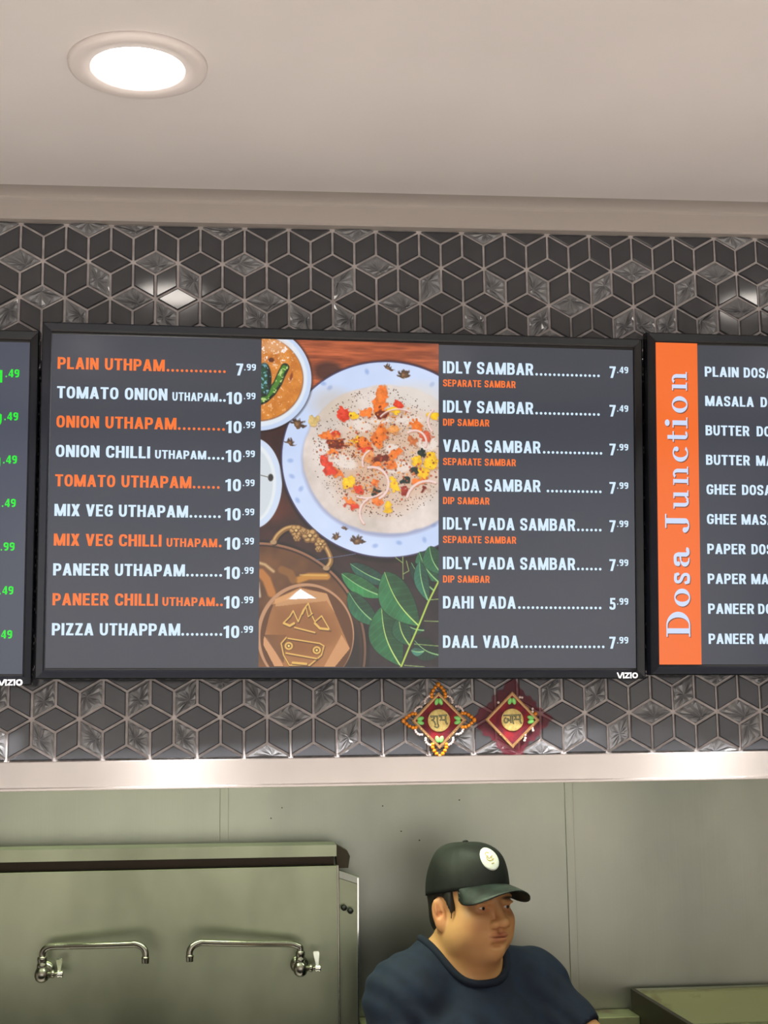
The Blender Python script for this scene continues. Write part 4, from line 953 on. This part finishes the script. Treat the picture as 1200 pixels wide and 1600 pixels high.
def build_arms(f):
    for El, Hd, s in ((ELL, HDL, 1), (ELR, HDR, -1)):
        f.cap(tuple(El), tuple(Hd), .041, .026, .02)
        d = (Hd-El)/np.linalg.norm(Hd-El); sd = np.cross(d, (0, 0, 1.)); sd /= np.linalg.norm(sd); upv = np.cross(sd, d)
        f.cap(tuple(Hd), tuple(Hd+d*.065), .026, .028, .015); f.ell(tuple(Hd+d*.055), (.036, .036, .020), .015)
        for q, (o_, l) in enumerate(((-.030, .058), (-.011, .070), (.009, .066), (.027, .052))):
            a = Hd+d*.075+sd*o_; b = a+d*l*.5+sd*o_*.08-upv*.006; c = b+d*l*.42-upv*l*.30
            f.cap(tuple(a), tuple(b), .0095, .0085, .004); f.cap(tuple(b), tuple(c), .0085, .0072, .004)
        a = Hd+d*.022-sd*s*.026; b = a+d*.032-sd*s*.024; c = b+d*.030-sd*s*.004; f.cap(tuple(a), tuple(b), .012, .0105, .008); f.cap(tuple(b), tuple(c), .0105, .0085, .004)
person = empty('person', (.745, .665, FZ), 'person in navy t-shirt and black cap with round white badge, looking to the right', 'person')
X = axis([(.44, .640, .006), (.640, .865, .0022), (.865, 1.19, .006)]); Y = axis([(.16, .515, .006), (.515, .765, .0024), (.765, .86, .006)]); Z = axis([(.74, 1.26, .006), (1.26, 1.545, .0022)])
fb_ = Field(X, Y, Z); build_body(fb_); build_arms(fb_); build_head(fb_)
V, F = surface_nets(fb_.f, X, Y, Z)
M_skin = mat('skin', (198, 150, 100), .5); M_skin.node_tree.nodes['Principled BSDF'].inputs['Subsurface Weight'].default_value = .06
M_skin.node_tree.nodes['Principled BSDF'].inputs['Subsurface Radius'].default_value = (.008, .004, .002)
_a = M_skin.node_tree.nodes.new('ShaderNodeAttribute'); _a.attribute_name = 'tone'; M_skin.node_tree.links.new(_a.outputs['Color'], M_skin.node_tree.nodes['Principled BSDF'].inputs['Base Color'])
body = np_mesh('body', V, F, M_skin, person)
L = ((V-HO) @ HR)*1000
def gm(c, r, p=2): return np.exp(-((((L-np.array(c))/np.array(r))**2).sum(1))**(p/2))
tone = np.tile(np.array([214, 160, 108.]), (len(V), 1))
def blend(w_, c):
    global tone
    tone = tone*(1-w_[:, None])+np.array(c, float)*w_[:, None]
for s in (-1, 1): blend(.35*gm((s*42, -60, -22), (24, 30, 24)), (214, 118, 84)); blend(.5*gm((s*80, 6, 0), (14, 24, 36), 4), (222, 130, 96))
blend(.4*gm((0, -108, -20), (16, 14, 14)), (206, 112, 80)); blend(.5*gm((-9, -98, -44), (17, 13, 5.5), 4), (184, 104, 82)); blend(.5*gm((9, -98, -44), (17, 13, 5.5), 4), (184, 104, 82)); blend(.5*gm((0, -97, -53), (21, 14, 6), 4), (196, 112, 90))
blend(.4*gm((0, -105, -48.3), (25, 14, 1.6), 4), (112, 50, 42))
for s in (-1, 1): blend(.9*gm((s*32, -92, 29), (19, 14, 3.6), 4), (38, 26, 22)); blend(.35*gm((s*32, -86, 6), (18, 12, 8)), (150, 90, 62))

tl = tone/255; tl = np.where(tl <= .04045, tl/12.92, ((tl+.055)/1.055)**2.4)
at = body.data.color_attributes.new('tone', 'FLOAT_COLOR', 'POINT'); at.data.foreach_set('color', np.c_[tl, np.ones(len(tl))].ravel())
# eyes
M_eyew = mat('eye_white', (226, 214, 200), .15); M_iris = mat('iris_dark', (30, 18, 12), .1)
for s in (-1, 1):
    c = HR @ np.array([s*.032, -.0742, .0115])+HO
    e = inst('eyeball', sphere_mesh('eyeball', .0120, M_eyew, 24, 16), person, tuple(c))
    look = HR @ rotz(math.radians(14)) @ rotx(math.radians(8)); p = look @ np.array([0, -.0079, 0])
    inst('iris', sphere_mesh('iris', .0056, M_iris, 16, 12), e, tuple(p), sc=(1, 1, 1))
    lp = [HR @ (np.array([s*32+13.2*math.sin(t), -75-13.6*math.cos(t)*1.0, 14.2+1.6*math.cos(t*1.3)])/1000)+HO for t in np.linspace(-1.0, 1.0, 12)]
# hair
fx = Field(axis([(.64, .86, .003)]), axis([(.53, .77, .003)]), axis([(1.29, 1.53, .003)]))
fx.ell(mm(0, 9, 44), mm(80.5, 99.5, 82), .004, T=HT); fx.ell(mm(0, 34, -8), mm(70, 66, 60), .016, T=HT)
for s in (-1, 1): fx.ell(mm(s*73, -24, 18), mm(7, 11, 34), .008, T=HT)
xx, yy, zz = np.meshgrid(fx.X, fx.Y, fx.Z, indexing='ij'); Q = (np.stack([xx, yy, zz], -1)-HO) @ HR
d1 = -(Q[..., 1]+.020-np.clip(-(Q[..., 2]-.010), 0, .1)*.55)   # keep behind the temple line
side = np.maximum(-.034-Q[..., 1], np.maximum(-.012-Q[..., 2], Q[..., 2]-.06))
d1 = np.minimum(d1, side); d2 = np.maximum(-.062-Q[..., 2], np.where(Q[..., 2] < -.012, .022-Q[..., 1], -1))
ear = .034-np.sqrt((Q[..., 1]-.004)**2+(Q[..., 2]-.0)**2)*1.0; ear = np.where(np.abs(Q[..., 0]) > .055, ear, -1)
ff = np.maximum(np.maximum(fx.f, d1), np.maximum(d2, ear)); ff = np.maximum(ff, Q[..., 2]-.075)
V, F = surface_nets(ff.astype(np.float32), fx.X, fx.Y, fx.Z)
M_hair = noise_mix(mat('hair', (22, 18, 16), .55), (16, 13, 12), (38, 32, 28), (300, 300, 60), bump=.5, bscale=(500, 500, 60), dist=.001)
np_mesh('hair', V, F, M_hair, person)
# cap
M_cap = noise_mix(mat('cap_cloth', (20, 26, 25), .62), (6, 9, 9), (15, 20, 19), (60, 60, 60), bump=.25, bscale=(1500, 1500, 1500), dist=.0004)
M_brim = noise_mix(mat('cap_brim', (36, 48, 46), .5), (12, 17, 17), (44, 54, 52), (35, 35, 35), bump=.2, bscale=(1500, 1500, 1500), dist=.0004)
def base_u(t): return 32+19*((1+math.cos(t))/2)**1.3   # t = 0 at the front
def crown(t, s):
    """t azimuth from front, s 0 base .. 1 top (mm, head frame)"""
    u0 = base_u(t); top = 145; z = u0+(top-u0)*math.sin(s*pi/2)**(.92)
    front = max(0, math.cos(t)); q = math.cos(s*pi/2); q = q**(.62+.0*front) if q > 0 else 0
    rx = 84; ry = 101+4*front*math.sin(s*pi)*1.2
    return (rx*math.sin(t)*q, 8-ry*math.cos(t)*q-0*s, z)
NT, NS = 96, 22; V = []; F = []
for i in range(NS+1):
    s = i/NS*.985
    for j in range(NT):
        t = 2*pi*j/NT; p = Vector(crown(t, s)); g = min(abs(((t/(pi/3)+.0) % 1)-0), abs(((t/(pi/3)) % 1)-1)); 
        rr_ = -.9*math.exp(-(g/.03)**2) if s > .1 else 0
        rr_ += .8*math.sin(5*t+9*s)*math.sin(s*pi)
        n_ = Vector((p.x, p.y-8, (p.z-60)*.6)).normalized(); V.append((p+n_*rr_)/1000)
for i in range(NS):
    for j in range(NT): k = (j+1) % NT; F.append((i*NT+j, i*NT+k, (i+1)*NT+k, (i+1)*NT+j))
b = len(V); V.append(Vector((0, 8, 145.3))/1000); F += [(NS*NT+j, NS*NT+(j+1) % NT, b) for j in range(NT)]
# turned-in sweatband
b = len(V)
for j in range(NT):
    p = Vector(crown(2*pi*j/NT, 0)); V.append(Vector((p.x*.955, (p.y-8)*.955+8, p.z+1))/1000)
F += [(b+j, b+(j+1) % NT, (j+1) % NT, j) for j in range(NT)]
b2 = len(V)
for j in range(NT):
    p = Vector(crown(2*pi*j/NT, 0)); V.append(Vector((p.x*.95, (p.y-8)*.95+8, p.z+25))/1000)
F += [(b2+j, b2+(j+1) % NT, b+(j+1) % NT, b+j) for j in range(NT)]
cap_o = mesh('cap', [tuple(HR @ np.array(v)+HO) for v in V], F, M_cap, person, True); fix_normals(cap_o)
def put_head(o): return o
# button
o = lathe('button', [(0, 4), (5, 3), (7, 0)], M_cap, cap_o, seg=16)
for v in o.data.vertices: v.co = Vector(HR @ (np.array(v.co)/1000+np.array([0, .008, .145]))+HO)
# brim
NA, NR = 40, 12; T_ = .95; top = []; bot = []
for i in range(NA+1):
    t = (i/NA*2-1)*T_; p = Vector(crown(t, 0)); a = t/T_
    ext = 69*(1-abs(a)**2.1)**.62 if abs(a) < 1 else 0
    rowt = []
    for j in range(NR+1):
        s = j/NR; d = ext*s; dirx, diry = math.sin(t*.62), -math.cos(t*.62)
        x = p.x*.985+dirx*d; y = (p.y-8)*.985+8+diry*d; z = p.z+2+ -.10*d-.0012*d*d - 21*(abs(x)/62)**2*(.10+.9*s) + 5.0
        rowt.append((x, y, z))
    top.append(rowt)
V = []; F = []
for lay, dz in ((0, 1.4), (1, -1.4)):
    for rw in top: V += [np.array((x, y, z+dz*(1 if j else .7)))/1000 for j, (x, y, z) in enumerate(rw)]
n1 = (NA+1)*(NR+1)
for i in range(NA):
    for j in range(NR):
        a = i*(NR+1)+j; F.append((a, a+1, a+NR+2, a+NR+1)); F.append((n1+a, n1+a+NR+1, n1+a+NR+2, n1+a+1))
    a = i*(NR+1)+NR; F.append((a, n1+a, n1+a+NR+1, a+NR+1)); a = i*(NR+1); F.append((a, a+NR+1, n1+a+NR+1, n1+a))
for a0 in (0, NA*(NR+1)):
    for j in range(NR): a = a0+j; F.append((a, n1+a, n1+a+1, a+1))
br = mesh('brim', [tuple(HR @ v+HO) for v in V], F, M_brim, cap_o, True); fix_normals(br)
# badge on the front panel, print on the badge
def on_crown(t, s, off): 
    p = np.array(crown(t, s)); a = np.array(crown(t+.02, s))-p; b_ = np.array(crown(t, s+.02))-p; n_ = np.cross(a, b_); n_ /= np.linalg.norm(n_)
    if n_ @ (p-np.array([0, 8, 60])) < 0: n_ = -n_
    return p+n_*off
M_badge = mat('badge_white', (245, 246, 240), .35, emit=(255, 255, 250), es=.0); M_bgold = mat('badge_gold', (190, 160, 40), .4)
BT0, BS0 = -.07, .43
def badge_pt(a, r, off):   # r in mm around the badge centre
    s_ = BS0+r*math.sin(a)/118; t_ = BT0+r*math.cos(a)/84
    return on_crown(t_, s_, off)
V = []; F = []
rings = [0, 6, 11, 17, 22, 24.2, 25]
for q, r in enumerate(rings):
    for k in range(40): V.append(HR @ (badge_pt(2*pi*k/40, max(r, .01), 2.4 if q < 5 else (2.0 if q == 5 else .2))/1000)+HO)
for q in range(len(rings)-1):
    for k in range(40): l = (k+1) % 40; F.append((q*40+k, q*40+l, (q+1)*40+l, (q+1)*40+k))
o = mesh('badge', [tuple(v) for v in V], F, M_badge, cap_o, True); fix_normals(o)
LG = [[(-2, 9), (-7, 11), (-11, 6), (-9, 1), (-5, 3), (-8, -2), (-3, -3)], [(-9, 1), (-11, -4), (-6, -8), (3, -6), (8, -3)], [(-3, -3), (2, 1), (7, 2)], [(3, 2), (3, -7)], [(-3, 9), (1, 10)], [(-2, -13), (5, -12)]]
V = []; F = []
for P in LG:
    for q in stroke(fillet([Vector(p) for p in P], 3), 1.5):
        b = len(V)
        for x, y in q: V.append(HR @ (badge_pt(math.atan2(y, x), math.hypot(x, y), 3.0)/1000)+HO)
        F.append((b, b+1, b+2, b+3))
mesh('badge_emblem', [tuple(v) for v in V], F, M_bgold, cap_o)
# shirt: grown body, cut at neckline and hems
fs = Field(axis([(.43, .64, .0055), (.64, .86, .0025), (.86, 1.16, .0055)]), axis([(.38, .55, .0055), (.55, .77, .0027), (.77, .88, .0055)]), axis([(.70, 1.20, .0055), (1.20, 1.36, .0027)]))
build_body(fs, .0125); fs.cap(tuple(bw((0, .012, 1.27))), tuple(bw((0, .012, 1.310))), .074, .072, .03)
xx, yy, zz = np.meshgrid(fs.X, fs.Y, fs.Z, indexing='ij'); P_ = np.stack([xx, yy, zz], -1); Q = (P_-BO) @ BR
wr = .0070*np.sin(Q[..., 0]*95+Q[..., 2]*26+2.2*np.sin(Q[..., 2]*31))*np.clip((1.22-zz)/.10, 0, 1)*(Q[..., 1] < .02)
wr = wr+.0022*np.sin(Q[..., 2]*120+Q[..., 0]*70+2*np.sin(Q[..., 0]*38))*np.clip((zz-.95)/.1, 0, 1)*np.clip((np.abs(Q[..., 0])-.09)/.05, 0, 1)
ff = fs.f+wr
nk = np.sqrt((Q[..., 0]/.066)**2+((Q[..., 1]+.022)/.068)**2)-1; top_cut = zz-(1.322+.62*np.clip(Q[..., 1]+.015, -.085, .06))
rad_ = np.sqrt(Q[..., 0]**2+(Q[..., 1]-.005)**2); top_cut = np.minimum((1-np.sqrt((Q[..., 0]/.080)**2+((Q[..., 1]-.006)/.080)**2))*.080, (zz-1.18)); top_cut = np.maximum(top_cut, zz-1.334-.0*rad_)
ff = np.maximum(ff, top_cut)
for a, b_, l in ((SHL, ELL, .80), (SHR, ELR, .50)):
    d = (b_-a)/np.linalg.norm(b_-a); t = (P_-a) @ d; near = np.sqrt((((P_-a)-t[..., None]*d)**2).sum(-1)) < .085
    ff = np.where(near & (t > 0), np.maximum(ff, t-l*np.linalg.norm(b_-a)), ff)
ff = np.maximum(ff, .78-zz)
V, F = surface_nets(ff.astype(np.float32), fs.X, fs.Y, fs.Z)
M_shirt = noise_mix(mat('navy_cotton', (22, 38, 66), .85), (13, 25, 48), (19, 34, 60), (30, 30, 30), bump=.2, bscale=(700, 700, 700), dist=.0006)
V = relax(V, F, 14, .5, V[:, 2] > 1.2); shirt = np_mesh('tshirt', V, F, M_shirt, person)
# ribbed collar: a rolled band laid on the shirt along the neckline
zc = []
for a in np.linspace(0, 2*pi, 73)[:-1]:
    q = BR @ np.array([.0835*math.cos(a), .006+.0835*math.sin(a), 0])+BO
    i = int(np.argmin(np.abs(fs.X-q[0]))); j = int(np.argmin(np.abs(fs.Y-q[1]))); col = fs.f[i, j, :]
    k = np.where(col < 0)[0]; k = k[fs.Z[k] > 1.15]; zz_ = fs.Z[k[-1]] if len(k) else 1.27
    zc.append((q[0], q[1], min(zz_, 1.336)))
zc = np.array(zc)
for _ in range(6): zc[:, 2] = (np.roll(zc[:, 2], 1)+zc[:, 2]*2+np.roll(zc[:, 2], -1))/4
cp = [tuple(v) for v in zc]+[tuple(zc[0]), tuple(zc[1])]
tube('collar', cp, .0075, mat('navy_rib', (12, 23, 44), .9), shirt, 12)
# trousers and shoes (below the picture, so the figure stands on the floor)
fl = Field(axis([(.50, 1.0, .010)]), axis([(.45, .88, .010)]), axis([(FZ+.03, .90, .010)]))
fl.ell((0, 0, .80), (.172, .132, .125), .03, T=BT)
for s in (-1, 1): fl.cap(tuple(bw((s*.085, 0, .74))), tuple(bw((s*.095, -.01, .32))), .085, .062, .03); fl.cap(tuple(bw((s*.095, -.01, .32))), tuple(bw((s*.10, .02, FZ+.07))), .062, .050, .02)
V, F = surface_nets(fl.f, fl.X, fl.Y, fl.Z); np_mesh('trousers', V, F, mat('black_trousers', (22, 22, 26), .85), person)
for s in (-1, 1):
    fz = Field(axis([(.5, 1.0, .008)]), axis([(.42, .85, .008)]), axis([(FZ-.01, FZ+.14, .008)]))
    fz.ell((s*.10, -.06, FZ+.038), (.045, .075, .036), .02, T=BT); fz.ell((s*.10, .025, FZ+.045), (.038, .05, .045), .02, T=BT)
    zz = np.broadcast_to(fz.Z, fz.f.shape); V, F = surface_nets(np.maximum(fz.f, FZ+.001-zz).astype(np.float32), fz.X, fz.Y, fz.Z); np_mesh('shoe', V, F, M_back, person)
for ch in list(person.children): ch.matrix_parent_inverse = Matrix.Translation(-Vector(person.location))
# the head group is brought to its true size about the point between the ears (neck blends into the body)
HS = .91; HSH = np.array([.004, 0, .005])
def rescale(P):
    t = np.clip((P[:, 2]-1.235)/.06, 0, 1); t = t*t*(3-2*t)
    r = np.clip((np.abs(((P-BO) @ BR)[:, 0])-.078)/.03, 0, 1)*np.clip((1.32-P[:, 2])/.03, 0, 1); t = (t*(1-r*r*(3-2*r)))[:, None]
    return P+t*((P-HO)*(HS-1)+HSH)
for o in [body, cap_o]+list(cap_o.children)+[c for c in person.children if c.name.startswith('hair')]:
    n_ = len(o.data.vertices); a = np.empty(n_*3); o.data.vertices.foreach_get('co', a); a = rescale(a.reshape(-1, 3)); o.data.vertices.foreach_set('co', a.ravel()); o.data.update()
for o in person.children:
    if o.name.startswith('eyeball'):
        q = rescale(np.array([o.location[:]])); o.location = tuple(q[0]); o.scale = (HS, HS, HS)
